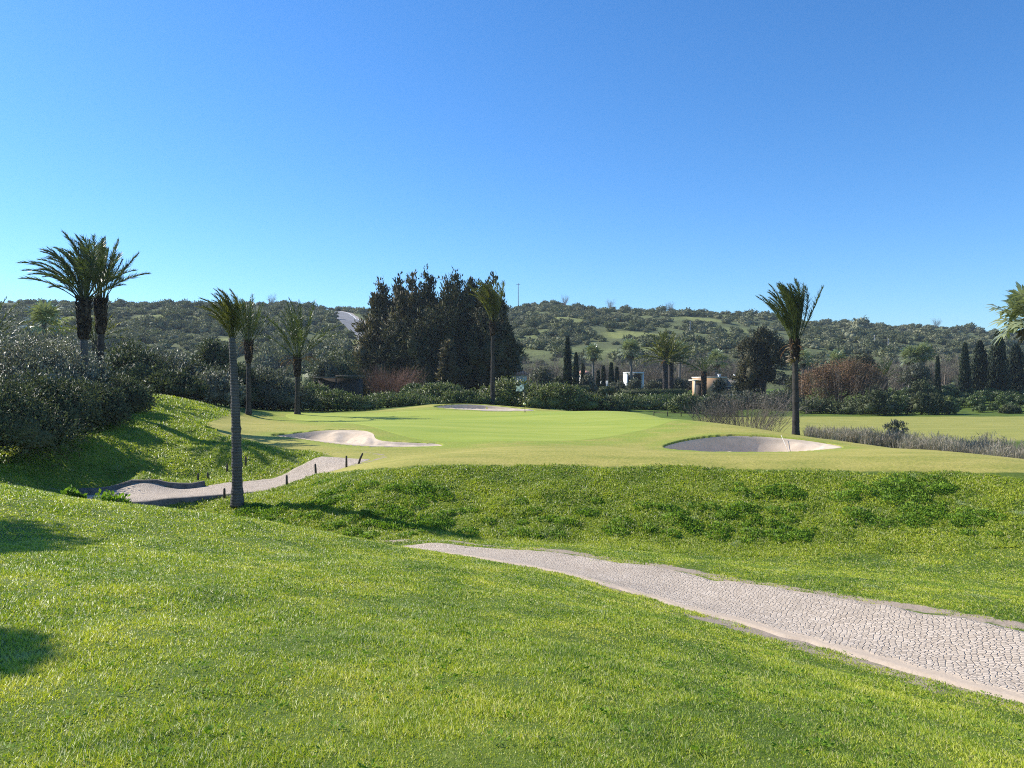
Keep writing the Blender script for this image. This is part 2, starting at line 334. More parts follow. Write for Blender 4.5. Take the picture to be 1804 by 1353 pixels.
# smooth closed outline through points
def smooth_loop(pts, n=96):
    p = np.asarray(pts, float); m = len(p); out = []
    for i in range(m):
        a, b, c, d = p[(i - 1) % m], p[i], p[(i + 1) % m], p[(i + 2) % m]
        for t in np.linspace(0, 1, max(2, n // m), endpoint=False):
            out.append(.5 * ((2 * b) + (-a + c) * t + (2 * a - 5 * b + 4 * c - d) * t * t + (-a + 3 * b - 3 * c + d) * t ** 3))
    return np.array(out)
def smooth_line(pts, step):
    p = np.asarray(pts, float); p = np.vstack([2 * p[0] - p[1], p, 2 * p[-1] - p[-2]]); out = []
    for i in range(1, len(p) - 2):
        a, b, c, d = p[i - 1:i + 3]; k = max(2, int(np.linalg.norm(c - b) / step))
        for t in np.linspace(0, 1, k, endpoint=False):
            out.append(.5 * ((2 * b) + (-a + c) * t + (2 * a - 5 * b + 4 * c - d) * t * t + (-a + 3 * b - 3 * c + d) * t ** 3))
    out.append(p[-2]); return np.array(out)
def sdist(poly, x, y):
    """inside distance (positive inside) and outward normal of nearest edge"""
    q = np.stack([np.ravel(x), np.ravel(y)], 1); a = poly; b = np.roll(poly, -1, 0); e = b - a
    best = np.full(len(q), 1e9); nx = np.zeros((len(q), 2)); ins = np.zeros(len(q), bool)
    area = .5 * np.sum(a[:, 0] * b[:, 1] - b[:, 0] * a[:, 1]); sg = 1 if area > 0 else -1
    for i in range(len(a)):
        w = q - a[i]; t = np.clip((w @ e[i]) / (e[i] @ e[i] + 1e-12), 0, 1)
        d = np.linalg.norm(w - t[:, None] * e[i], axis=1); k = d < best
        best[k] = d[k]; nx[k] = np.array([e[i][1], -e[i][0]]) / (np.linalg.norm(e[i]) + 1e-9) * sg
        c = ((a[i, 1] > q[:, 1]) != (b[i, 1] > q[:, 1])); dy = b[i, 1] - a[i, 1]
        ins ^= c & (q[:, 0] < (e[i][0] * (q[:, 1] - a[i, 1]) / (dy if abs(dy) > 1e-12 else 1e-12) + a[i, 0]))
    s = np.where(ins, best, -best)
    return s.reshape(np.shape(x)), nx.reshape(np.shape(x) + (2,))
def UY(*ps): return np.array([((u - U0) / F * Y, Y) for u, Y in ps])
BUNK = [
    dict(poly=smooth_loop(UY((1168, 36.6), (1195, 35.4), (1280, 34.75), (1380, 34.75), (1450, 35.3), (1486, 36.6), (1460, 38.2), (1400, 39.0), (1330, 39.6), (1262, 39.6), (1200, 38.4))), floor=-4.2, steep=3.2, gx=((1340 - U0) / F * 37, (1440 - U0) / F * 38), ctr=UY((1310, 37))[0]),
    dict(poly=smooth_loop(UY((478, 40.9), (520, 38.6), (585, 37.0), (650, 36.1), (720, 36.0), (776, 36.2), (770, 36.9), (690, 37.3), (664, 38.0), (656, 39.7), (630, 40.7), (560, 41.1)), 120), floor=-3.8, steep=2.6, gx=((500 - U0) / F * 39, (585 - U0) / F * 39), ctr=UY((640, 37.4))[0]),
    dict(poly=smooth_loop(UY((764, 67), (800, 65.6), (880, 65.3), (938, 65.8), (932, 67.4), (890, 68.6), (850, 69.3), (800, 69.2))), floor=-2.55, steep=3., gx=((900 - U0) / F * 68, (960 - U0) / F * 68), ctr=UY((850, 67))[0])]
def H(x, y, full=False):
    z = H0(x, y)
    for b in BUNK:
        lo, hi = b['poly'].min(0) - .5, b['poly'].max(0) + .5
        k = (x > lo[0]) & (x < hi[0]) & (y > lo[1]) & (y < hi[1])
        if not np.any(k): continue
        d, n = sdist(b['poly'], x[k], y[k])
        back = np.clip(.5 + .9 * (n @ np.array([-.55, .83])), 0, 1)
        rt = np.clip(n @ np.array([1., 0.]), 0, 1)
        gen = ss(x[k], *b['gx'])
        sl = .35 + ((b['steep'] * (1 - gen) + .5 * gen) - .35) * back
        lip = (.34 - .25 * gen) * ss(d, 0, .14) * (.2 + .8 * back)
        zz = z[k] - lip - sl * np.maximum(d - .1, 0)
        zz = np.where(zz < b['floor'] + .25, b['floor'] + .25 * np.exp(np.clip((zz - b['floor'] - .25) / .25, -6, 0)), zz) if True else zz
        z[k] = np.where(d > 0, np.minimum(z[k], np.maximum(zz, np.minimum(b['floor'], z[k]))), z[k])
    return z
def Hs(x, y): return float(H(np.array([float(x)]), np.array([float(y)]))[0])

# path centre line and distance field
PATH = smooth_line(np.array([(8.6, 4.5), (7.2, 7.6), (5.7, 10.6), (4.0, 13.3), (2.1, 15.8), (-.1, 18.1), (-2.7, 19.8), (-5.8, 20.4), (-9, 21.0), (-12.2, 22.6), (-14.6, 25.0)]), .12)
BRIDGE = smooth_line(np.array([(-15.6, 26.9), (-14.0, 27.2), (-12.2, 27.9), (-10.6, 28.9), (-9.2, 30.0), (-8.1, 31.3), (-7.1, 32.8)]), .12)
def line_d(line, x, y, st=4):
    q = np.stack([np.ravel(x), np.ravel(y)], 1); L = line[::st]; best = np.full(len(q), 1e9); side = np.zeros(len(q))
    for i in range(len(L) - 1):
        e = L[i + 1] - L[i]; w = q - L[i]; t = np.clip(w @ e / (e @ e), 0, 1); r = w - t[:, None] * e; d = np.hypot(r[:, 0], r[:, 1]); k = d < best
        best[k] = d[k]; side[k] = np.sign(e[0] * w[k, 1] - e[1] * w[k, 0])
    return best.reshape(np.shape(x)), side.reshape(np.shape(x))
FAIR = smooth_loop(np.vstack([UY((548, 30.2), (620, 28.3), (700, 27.4), (850, 27.6), (1000, 27.6), (1200, 27.4), (1400, 27.2), (1600, 26.9), (1804, 26.6)), [(24, 26.4), (26, 30)], UY((1804, 33.5), (1680, 36), (1550, 39.5), (1400, 45), (1250, 51), (1140, 63), (1000, 69), (850, 72), (690, 68), (560, 64), (450, 58), (400, 50), (360, 43), (420, 37.6), (560, 34.6), (590, 32.8))]), 160)
FIELD = smooth_loop(np.array([(19, 66), (26, 61), (45, 58), (80, 55), (120, 60), (130, 84), (90, 91), (50, 92), (30, 92), (20, 82)]), 60)
GREEN = smooth_loop(UY((500, 58), (560, 53), (625, 46), (680, 40.5), (760, 37.6), (880, 37.0), (1000, 38.0), (1100, 41.5), (1180, 47), (1215, 53), (1140, 61), (1000, 64.2), (800, 64.5), (640, 64), (540, 62.5)), 120)

# ------------------------------------------------------------------ ground sheet
def ground_material():
    m, nt, out = newmat('turf'); p = pos(nt)
    fair, dirt, fld, lush = attr(nt, 'fairway'), attr(nt, 'dirt'), attr(nt, 'field'), attr(nt, 'lush')
    n1 = noise(nt, p, .55, 5); n2 = noise(nt, p, 7, 5); n3 = noise(nt, p, 45, 3)
    rough_c = ramp(nt, math_(nt, 'ADD', math_(nt, 'MULTIPLY', n1, .55), math_(nt, 'MULTIPLY', n2, .45)), [(.3, (.05, .085, .01)), (.55, (.10, .145, .016)), (.75, (.19, .22, .035))])
    st = noise(nt, stretch(nt, p, (.25, .9, 1)), 1.1, 6, .65)
    fair_c = ramp(nt, math_(nt, 'ADD', math_(nt, 'MULTIPLY', st, .5), math_(nt, 'ADD', math_(nt, 'MULTIPLY', n2, .3), math_(nt, 'MULTIPLY', n3, .2))), [(.34, (.20, .23, .036)), (.48, (.33, .305, .064)), (.58, (.415, .355, .09)), (.70, (.48, .40, .135))])
    fld_c = ramp(nt, math_(nt, 'ADD', math_(nt, 'MULTIPLY', st, .7), math_(nt, 'MULTIPLY', n2, .3)), [(.3, (.22, .235, .045)), (.55, (.32, .305, .07)), (.7, (.40, .36, .095))])
    c = mix(nt, math_(nt, 'MULTIPLY', lush, .8), rough_c, mix(nt, n2, (.12, .165, .016), (.25, .29, .03)))
    e = math_(nt, 'ADD', fair, math_(nt, 'MULTIPLY', math_(nt, 'SUBTRACT', noise(nt, p, 1.6, 5), .5), .9))
    c = mix(nt, sstep(nt, e, .3, .7), c, fair_c)
    fr = math_(nt, 'MULTIPLY', attr(nt, 'fringe'), sstep(nt, noise(nt, p, .9, 5), .25, .6))
    c = mix(nt, math_(nt, 'MULTIPLY', fr, .85), c, mix(nt, n2, (.17, .245, .025), (.30, .35, .045)))
    c = mix(nt, fld, c, fld_c)
    dm = sstep(nt, math_(nt, 'ADD', dirt, math_(nt, 'MULTIPLY', math_(nt, 'SUBTRACT', noise(nt, p, 3.0, 6), .5), 1.1)), .42, .62)
    c = mix(nt, dm, c, mix(nt, n2, (.27, .20, .14), (.42, .34, .26)))
    h = math_(nt, 'ADD', math_(nt, 'MULTIPLY', n2, 1.0), math_(nt, 'MULTIPLY', n3, .35))
    principled(nt, out, c, .85, bump(nt, h, .55, .06), .2); return m
M['turf'] = ground_material()
TH = np.concatenate([np.radians(np.linspace(-180, -56, 42, endpoint=False)), np.radians(np.linspace(-56, 44, 1050, endpoint=False)), np.radians(np.linspace(44, 180, 46))])
RR = np.concatenate([np.geomspace(.25, 2.6, 14, endpoint=False), np.geomspace(2.6, 150, 640, endpoint=False), np.geomspace(150, 3000, 26)])
gth, grr = np.meshgrid(TH, RR)
GX, GY = grr * np.sin(gth), grr * np.cos(gth)
GZ = H(GX.ravel(), GY.ravel()).reshape(GX.shape)
micro = (vnoise(GX, GY, 1.7, 1) * .035 + vnoise(GX, GY, .55, 2) * .016)
def windowed(pts, fn, pad=4.0, fill=-9.0):
    lo, hi = pts.min(0) - pad, pts.max(0) + pad
    k = (GX > lo[0]) & (GX < hi[0]) & (GY > lo[1]) & (GY < hi[1]); r = fn(GX[k], GY[k])
    outs = []
    for q, f0 in zip(r, fill if isinstance(fill, tuple) else (fill,)):
        o = np.full(GX.shape, f0, float); o[k] = q; outs.append(o)
    return outs
fd = windowed(FAIR, lambda x, y: (sdist(FAIR[::2], x, y)[0],))[0]
fl = windowed(FIELD, lambda x, y: (sdist(FIELD, x, y)[0],))[0]
pd, psd = windowed(PATH, lambda x, y: line_d(PATH, x, y), 5, (9.0, 1.0)); bd = windowed(BRIDGE, lambda x, y: line_d(BRIDGE, x, y)[:1], 5, (9.0,))[0]
gd = windowed(GREEN, lambda x, y: (sdist(GREEN, x, y)[0],))[0]
bk = np.maximum.reduce([windowed(b['poly'], lambda x, y: (sdist(b['poly'], x, y)[0],), 1.0)[0] for b in BUNK])
near_path = np.minimum(pd, bd)
roughw = (1 - ss(fd, -.3, .8)) * (1 - ss(fl, -1, 1)) * ss(near_path, 1.7, 2.4)
bank = ss(GY, 22, 23.2) * (1 - ss(GY, 25, 26.8)) * ss(GX, -9, -6)
lumps = np.maximum(0, vnoise(GX, GY, .9, 5) + .5 * vnoise(GX, GY, .4, 6) + .1) * .08
leftlush = ss(GY, 22, 26) * (1 - ss(GY, 52, 58)) * (1 - ss(GX, -9, -5))
lump2 = (vnoise(GX * .6 + GY * .5, GY, 1.1, 8) + .6 * vnoise(GX, GY, .5, 9)) * .09
GZ = GZ - .5 * ss(bk, .03, .14) + micro * roughw + lumps * bank * roughw + lump2 * leftlush * roughw + .05 * vnoise(GX, GY, 6, 11) * ss(grr, 6, 20) * (1 - ss(fl, -1, 1)) * ss(near_path, 1.5, 4)
dirtw = np.clip(1.25 - np.abs(pd - 1.55) / np.where(psd > 0, .75, .35), 0, 1) * .75 * (grr < 60)
dirtw = np.maximum(dirtw, np.clip(1.2 - np.abs(bd - 1.9) / .4, 0, 1) * .5)
nb = len(TH)
a = (np.arange(len(RR) - 1)[:, None] * nb + np.arange(nb - 1)[None]).ravel()
Q = np.stack([a, a + nb, a + nb + 1, a + 1], 1)
hole = bk.ravel() > .24
Q = Q[~hole[Q].all(1)]
gv = np.stack([GX.ravel(), GY.ravel(), GZ.ravel()], 1)
ground = put('ground', mesh('ground', gv, Q[:, ::-1], M['turf'], True, dict(fairway=ss(fd, -.55, .45).ravel(), field=ss(fl, -1.2, 1).ravel(), dirt=dirtw.ravel(), lush=np.clip(bank + leftlush, 0, 1).ravel(), fringe=np.maximum((1 - ss(-gd, 1.0, 3.2)) * ss(gd, -9, -8.9), .85 * (1 - ss(-bk, .2, 1.5))).ravel())))
tag(ground, kind='structure')
_lr = np.log(RR)
def G(x, y, A=None):
    """height (or another field) on the built ground sheet"""
    A = GZ if A is None else A
    x = np.asarray(x, float); y = np.asarray(y, float)
    th = np.arctan2(x, y); r = np.hypot(x, y)
    i = np.clip(np.searchsorted(RR, r) - 1, 0, len(RR) - 2); j = np.clip(np.searchsorted(TH, th) - 1, 0, nb - 2)
    ti = np.clip((r - RR[i]) / (RR[i + 1] - RR[i]), 0, 1); tj = np.clip((th - TH[j]) / (TH[j + 1] - TH[j]), 0, 1)
    return (A[i, j] * (1 - tj) + A[i, j + 1] * tj) * (1 - ti) + (A[i + 1, j] * (1 - tj) + A[i + 1, j + 1] * tj) * ti
def gz(x, y): return float(G(np.array([x]), np.array([y]))[0])
def at(u, Y, sink=0):
    x = (u - U0) / F * Y; return (x, Y, gz(x, Y) - sink)
def ht(v, Y, base): return -(v - V0) / F * Y - base[2]           # height of a sight line above a base

# sheets
def star_sheet(poly, ctr, ring, off):
    k = np.linspace(0, 1, ring) ** .8; q = ctr + (poly[None] - ctr) * k[:, None, None]
    n = len(poly); V = q.reshape(-1, 2)
    V = np.column_stack([V, off(V[:, 0], V[:, 1])]); V[-n:, 2] -= .05
    i = np.arange(ring - 1)[:, None] * n; j = np.arange(n)[None]; jj = (j + 1) % n
    return V, np.concatenate([np.stack([i + j, i + n + j, i + n + jj], -1).reshape(-1, 3), np.stack([i + j, i + n + jj, i + jj], -1).reshape(-1, 3)])
def green_mat():
    m, nt, out = newmat('green_turf'); p = pos(nt)
    st = noise(nt, stretch(nt, p, (.12, .55, 1)), 1.0, 6, .65); n2 = noise(nt, p, 9, 5)
    c = ramp(nt, math_(nt, 'ADD', math_(nt, 'MULTIPLY', st, .75), math_(nt, 'MULTIPLY', n2, .25)), [(.34, (.23, .305, .04)), (.5, (.31, .36, .05)), (.66, (.385, .41, .075))])
    principled(nt, out, c, .8, bump(nt, n2, .25, .02), .2); return m
def sand_mat():
    m, nt, out = newmat('bunker_sand'); p = pos(nt)
    n1 = noise(nt, p, 3.2, 6); n2 = noise(nt, p, 60, 3)
    c = ramp(nt, math_(nt, 'ADD', math_(nt, 'MULTIPLY', n1, .7), math_(nt, 'MULTIPLY', n2, .3)), [(.3, (.53, .42, .305)), (.7, (.70, .565, .425))])
    principled(nt, out, c, .95, bump(nt, n2, .4, .02), .1); return m
def path_mat():
    m, nt, out = newmat('cobbles'); p = pos(nt); ac = attr(nt, 'across')
    wv = N(nt, 'ShaderNodeTexNoise'); wv.inputs['Scale'].default_value = 6; lk(nt, p, wv.inputs['Vector'])
    va = N(nt, 'ShaderNodeVectorMath', operation='MULTIPLY_ADD'); lk(nt, wv.outputs['Color'], va.inputs[0]); va.inputs[1].default_value = (.05, .05, .0); lk(nt, p, va.inputs[2])
    fl_ = N(nt, 'ShaderNodeMapping'); fl_.inputs['Scale'].default_value = (1, 1, 0); fl_.inputs['Rotation'].default_value = (0, 0, .5); lk(nt, va.outputs[0], fl_.inputs['Vector'])
    ve = N(nt, 'ShaderNodeTexVoronoi', feature='DISTANCE_TO_EDGE', voronoi_dimensions='2D'); ve.inputs['Scale'].default_value = 13.5; ve.inputs['Randomness'].default_value = .75; lk(nt, fl_.outputs[0], ve.inputs['Vector'])
    vc = N(nt, 'ShaderNodeTexVoronoi', voronoi_dimensions='2D'); vc.inputs['Scale'].default_value = 13.5; vc.inputs['Randomness'].default_value = .75; lk(nt, fl_.outputs[0], vc.inputs['Vector'])
    sepc = N(nt, 'ShaderNodeSeparateColor'); lk(nt, vc.outputs['Color'], sepc.inputs[0])
    n1 = noise(nt, p, 1.1, 5)
    stone = mix(nt, sepc.outputs[0], (.45, .36, .27), (.64, .53, .42))
    stone = mix(nt, math_(nt, 'MULTIPLY', n1, .5), stone, (.55, .44, .325))
    stone = mix(nt, math_(nt, 'MULTIPLY', sstep(nt, noise(nt, p, .7, 6, .65), .45, .68), .35), stone, (.34, .27, .20))
    nn = noise(nt, p, 22, 3)
    joint = sstep(nt, math_(nt, 'ADD', ve.outputs['Distance'], math_(nt, 'MULTIPLY', math_(nt, 'SUBTRACT', nn, .5), .06)), .012, .07)
    fill = sstep(nt, noise(nt, p, 4.5, 5), .40, .60)
    jc = mix(nt, fill, (.25, .19, .14), (.50, .405, .305))
    c = mix(nt, joint, jc, stone)
    # sandy margin on one side
    edge = math_(nt, 'ADD', ac, math_(nt, 'MULTIPLY', math_(nt, 'SUBTRACT', noise(nt, p, 2.2, 5), .5), .16))
    mrg = math_(nt, 'MAXIMUM', sstep(nt, edge, .845, .90), math_(nt, 'SUBTRACT', 1, sstep(nt, edge, .03, .07)))
    c = mix(nt, mrg, c, mix(nt, noise(nt, p, 9, 5), (.44, .335, .235), (.58, .465, .35)))
    h = math_(nt, 'MULTIPLY', math_(nt, 'ADD', sstep(nt, ve.outputs['Distance'], .0, .16), math_(nt, 'MULTIPLY', sepc.outputs[1], .5)), math_(nt, 'SUBTRACT', 1, mrg))
    principled(nt, out, c, .85, bump(nt, math_(nt, 'ADD', h, math_(nt, 'MULTIPLY', nn, .35)), .7, .03), .2); return m
M['green'], M['sand'], M['cobble'] = green_mat(), sand_mat(), path_mat()
tag(mk('putting_green', star_sheet(GREEN, UY((840, 50))[0], 60, lambda x, y: G(x, y) + .012), M['green'], smooth=True), kind='structure')
for b in BUNK:
    poly = b['ctr'] + (b['poly'] - b['ctr']) * .992
    tag(mk('sand_bunker', star_sheet(poly, b['ctr'], 60, lambda x, y: H(x, y) + (.10 + .05 * vnoise(x, y, .5, 21) + .03 * vnoise(x, y, .22, 22)) * ss(sdist(b['poly'], x, y)[0], .02, .5)), M['sand'], smooth=True), kind='structure')
def hwf(y): return np.interp(y, [15.5, 18.2, 20], [1.4, 1.15, .72])
def strip(line, hw0, hw1, m=22, lift=.03):
    d = unit(np.gradient(line, axis=0)); nrm = np.stack([-d[:, 1], d[:, 0]], 1)
    t = np.linspace(-1, 1, m)
    w = np.where(t[None] < 0, np.reshape(hw0, (-1, 1)), np.reshape(hw1, (-1, 1)))[..., None]
    jit = (vnoise(line[:, 0], line[:, 1], .8, 31) * .16 + vnoise(line[:, 0], line[:, 1], .25, 32) * .07)[:, None, None]
    jit2 = (vnoise(line[:, 0], line[:, 1], .7, 33) * .14 + vnoise(line[:, 0], line[:, 1], .22, 34) * .07)[:, None, None]
    q = line[:, None] + nrm[:, None] * t[None, :, None] * (w + np.where(t[None, :, None] < 0, jit, jit2))
    V = q.reshape(-1, 2); V = np.column_stack([V, G(V[:, 0], V[:, 1]) + lift])
    V[:, 2] -= np.tile(.045 * (np.abs(t) > .97), len(line))
    i = np.arange(len(line) - 1)[:, None] * m; j = np.arange(m - 1)[None]
    T = np.concatenate([np.stack([i + j, i + j + 1, i + m + j + 1], -1).reshape(-1, 3), np.stack([i + j, i + m + j + 1, i + m + j], -1).reshape(-1, 3)])
    return (V, T[:, ::-1]), np.tile((t + 1) / 2, len(line))
vt, acr = strip(PATH, hwf(PATH[:, 1]), hwf(PATH[:, 1]), 30); tag(mk('cobbled_path', vt, M['cobble'], smooth=True, attrs=dict(across=acr)), kind='structure')
vt, acr = strip(BRIDGE, 1.5, 1.5, 24, .035); tag(mk('bridge_path', vt, M['cobble'], smooth=True, attrs=dict(across=acr * .7 + .1)), kind='structure')

# ------------------------------------------------------------------ hill
CU = np.array([-1800, -600, 0, 100, 200, 300, 400, 500, 560, 640, 700, 800, 880, 920, 960, 1000, 1060, 1150, 1250, 1330, 1420, 1500, 1600, 1650, 1700, 1804, 2400, 3400])
CV = np.array([560, 542, 533, 535, 538, 539, 538, 537, 545, 548, 548, 548, 546, 541, 536, 537, 543, 547, 551, 557, 566, 572, 577, 576, 582, 588, 606, 630])
CYY = np.interp
def hill_z(x, y):
    y = np.maximum(y, 1); u = U0 + F * x / y
    v = np.interp(u, CU, CV)
    yc = np.interp(u, [-600, 300, 560, 640, 900, 1000, 1400, 1804, 2400], [330, 340, 390, 400, 430, 420, 430, 470, 520])
    zc = (V0 - v) / F * yc
    s = (y - 150) / (yc - 150)
    f = np.where(s < 1, np.clip(s, 0, 1) ** .95, 1 - .35 * (s - 1))
    terr = 1.1 * np.sin(s * 19 + u * .004) * np.exp(-((u - 250) / 350) ** 2) * ss(s, .1, .3) * (1 - ss(s, .85, 1.0))
    nz = (vnoise(x, y, 28, 41) * 1.5 + vnoise(x, y, 11, 42) * .5) * ss(s, .05, .25) * (1 - .75 * ss(s, .8, 1.0))
    return -5.5 + (zc + 5.5) * f + nz + terr
def hill_hit(u, v, y0=165, y1=470):
    Y = np.linspace(y0, y1, 3000); X = (u - U0) / F * Y
    z = hill_z(X, Y); ray = -(v - V0) / F * Y
    k = np.argmax(z >= ray); k = k if (z >= ray).any() else len(Y) - 1
    return np.array([X[k], Y[k], z[k]])
MEAD = [(*hill_hit(u_, v_)[:2], rx_, ry_) for u_, v_, rx_, ry_ in ((290, 559, 13, 9), (128, 561, 8, 8), (600, 603, 10, 8), (1000, 560, 12, 14), (1240, 563, 9, 12), (1130, 590, 14, 10), (420, 600, 8, 8))]
def meadow(x, y):
    w = 0
    for cx, cy, rx, ry in MEAD: w = np.maximum(w, 1 - ss(np.hypot((x - cx) / rx, (y - cy) / ry) + .25 * vnoise(x, y, 7, 77), .75, 1.05))
    return w
ht_, hy_ = np.meshgrid(np.linspace(-1.7, 1.7, 620), np.concatenate([np.linspace(150, 480, 190), np.linspace(485, 900, 30)]))
HX, HY = ht_ * hy_, hy_; HZ = hill_z(HX, HY)
def hill_mat():
    m, nt, out = newmat('scrub_hillside'); p = pos(nt)
    n1 = noise(nt, stretch(nt, p, (.5, 1, 1)), .035, 5); n2 = noise(nt, p, .35, 5); md = attr(nt, 'meadow')
    c = ramp(nt, math_(nt, 'ADD', math_(nt, 'MULTIPLY', n1, .75), math_(nt, 'MULTIPLY', n2, .25)), [(.32, (.075, .088, .04)), (.5, (.115, .13, .055)), (.62, (.165, .19, .07)), (.72, (.21, .19, .115))])
    c = mix(nt, md, c, mix(nt, n2, (.17, .195, .06), (.26, .27, .095)))
    principled(nt, out, c, .95, bump(nt, n2, .8, .8), .1); return m
M['hill'] = hill_mat()
nc = HX.shape[1]; a = (np.arange(HX.shape[0] - 1)[:, None] * nc + np.arange(nc - 1)[None]).ravel()
hv = np.stack([HX.ravel(), HY.ravel(), HZ.ravel()], 1)
tag(put('hill', mesh('hill', hv, np.stack([a, a + 1, a + nc + 1, a + nc], 1), M['hill'], True, dict(meadow=meadow(HX, HY).ravel()))), kind='structure')
# road on the hill
rd = np.array([hill_hit(u, v)[:2] for u, v in ((672, 612), (655, 597), (636, 581), (620, 567), (603, 555), (586, 549.5))])
rl = smooth_line(rd, 2.0); d = unit(np.gradient(rl, axis=0)); nrm = np.stack([-d[:, 1], d[:, 0]], 1)
def road_mat():
    m, nt, out = newmat('asphalt_road'); p = pos(nt); ac = attr(nt, 'across')
    c = ramp(nt, noise(nt, p, .5, 5), [(.3, (.17, .165, .165)), (.7, (.24, .235, .23))])
    ln = math_(nt, 'MULTIPLY', sstep(nt, ac, .80, .82), math_(nt, 'SUBTRACT', 1, sstep(nt, ac, .86, .88)))
    c = mix(nt, ln, c, (.6, .6, .58)); c = mix(nt, sstep(nt, ac, .88, .9), c, (.36, .31, .26))
    principled(nt, out, c, .85, None, .25); return m
tt = np.linspace(-1, 1, 13); q = (rl[:, None] + nrm[:, None] * tt[None, :, None] * 5.2).reshape(-1, 2)
zc_ = np.repeat(hill_z(rl[:, 0], rl[:, 1]), 13)
rv = np.column_stack([q, np.maximum(hill_z(q[:, 0], q[:, 1]), zc_) + .45])
i = np.arange(len(rl) - 1)[:, None] * 13; j = np.arange(12)[None]
rt_ = np.concatenate([np.stack([i + j, i + j + 1, i + 14 + j], -1).reshape(-1, 3), np.stack([i + j, i + 14 + j, i + 13 + j], -1).reshape(-1, 3)])
tag(mk('hill_road', (rv, rt_[:, ::-1]), road_mat(), attrs=dict(across=1 - np.tile((tt + 1) / 2, len(rl))), smooth=True), kind='structure')

# ------------------------------------------------------------------ grass blades
def grass_mat(name, stops, trans=.4):
    m, nt, out = newmat(name); g = N(nt, 'ShaderNodeNewGeometry'); p = g.outputs['Position']
    n1 = noise(nt, p, .75, 4); n2 = noise(nt, p, 2.6, 3)
    f = math_(nt, 'SUBTRACT', math_(nt, 'ADD', math_(nt, 'MULTIPLY', n1, .85), math_(nt, 'MULTIPLY', n2, .3)), .23)
    f = math_(nt, 'ADD', f, math_(nt, 'MULTIPLY', g.outputs['Random Per Island'], .32))
    c = ramp(nt, f, stops)
    pale = sstep(nt, noise(nt, p, 1.3, 5), .60, .70)
    c = mix(nt, math_(nt, 'MULTIPLY', pale, .55), c, (.36, .44, .26))
    straw = sstep(nt, g.outputs['Random Per Island'], .90, .91)
    c = mix(nt, math_(nt, 'MULTIPLY', straw, .8), c, (.55, .48, .24))
    um = N(nt, 'ShaderNodeMix', data_type='VECTOR'); um.inputs[0].default_value = .5; lk(nt, g.outputs['Normal'], um.inputs[4]); um.inputs[5].default_value = (0, 0, 1)
    un = N(nt, 'ShaderNodeVectorMath', operation='NORMALIZE'); lk(nt, um.outputs[1], un.inputs[0])
    pr = principled(nt, None, c, .45, un.outputs[0], .38)
    t = N(nt, 'ShaderNodeBsdfTranslucent'); lk(nt, mix(nt, 1.0, c, (1.1, 1.15, .45), 'MULTIPLY'), t.inputs['Color'])
    ms = N(nt, 'ShaderNodeMixShader'); ms.inputs[0].default_value = trans
    lk(nt, pr.outputs[0], ms.inputs[1]); lk(nt, t.outputs[0], ms.inputs[2]); lk(nt, ms.outputs[0], out.inputs['Surface']); return m
M['lawn'] = grass_mat('lawn_blade', [(.30, (.13, .22, .024)), (.43, (.29, .39, .026)), (.58, (.50, .545, .034)), (.75, (.68, .64, .11))])
M['bankgrass'] = grass_mat('bank_blade', [(.30, (.16, .245, .02)), (.5, (.33, .41, .028)), (.7, (.50, .54, .045))])
def scatter(n, r0, r1, t0, t1, rng, pw=.5):
    k = rng.random(n); r = (r0 ** pw + k * (r1 ** pw - r0 ** pw)) ** (1 / pw)
    th = rng.uniform(t0, t1, n); return r * np.sin(th), r * np.cos(th), r
def keep_mask(x, y, rng, fair_soft=True):
    pd_, sd_, bd_ = G(x, y, pd), G(x, y, psd), G(x, y, bd)
    e = vnoise(x, y, .8, 51) * .18 + vnoise(x, y, .25, 52) * .1
    k = ((pd_ > hwf(y) + e) | ((pd_ > hwf(y) - .26) & (vnoise(x, y, .35, 57) + .5 * vnoise(x, y, .12, 58) > .42))) & (bd_ > 1.6 + e * .6)
    dz = np.clip(1.2 - np.abs(pd_ - 1.6) / np.where(sd_ > 0, .8, .35), 0, 1)
    k &= rng.random(len(x)) > dz * (.55 + .9 * vnoise(x, y, .6, 53))
    k &= G(x, y, bk) < -.02
    fd_ = G(x, y, fd) + vnoise(x, y, .9, 54) * .25
    k &= rng.random(len(x)) > ss(fd_, -.45, .15)
    return k
def grass(name, n, r0, r1, t0, t1, hgt, mat, seed, cond=None, pw=.5):
    rng = np.random.default_rng(seed); x, y, r = scatter(n, r0, r1, t0, t1, rng, pw)
    if cond is not None: k = cond(x, y); x, y, r = x[k], y[k], r[k]
    k = keep_mask(x, y, rng); x, y, r = x[k], y[k], r[k]
    z = G(x, y) - .006; n = len(x)
    cl = .85 + .35 * vnoise(x, y, .5, seed + 3) + .35 * vnoise(x, y, .14, seed + 4)
    h = hgt * np.clip(cl, .5, 2) * rng.uniform(.55, 1.3, n) * (1 + r / 60)
    D = unit(np.stack([rng.normal(size=n) * .8 - .15, rng.normal(size=n) * .8, np.full(n, 1.)], 1))
    V, T = blades(np.stack([x, y, z], 1), D, h, np.maximum(.0055, .0015 * r) * rng.uniform(.7, 1.3, n), rng)
    o = mk(name, (V, T), mat); tag(o, kind='stuff'); return o
g1 = grass('lawn_grass', 1200000, 2.6, 27.5, math.radians(-44), math.radians(40), .034, M['lawn'], 101, lambda x, y: y < 22.2 + .3 * np.sin(x))
tag(g1, 'short bright green lawn grass covering the foreground mound', 'grass')
g2 = grass('bank_grass', 420000, 20, 31, math.radians(-26), math.radians(42), .062, M['bankgrass'], 102, lambda x, y: (y > 21.2) & (x > -10), 1.0)
tag(g2, 'longer rough grass on the bank below the fairway', 'grass')
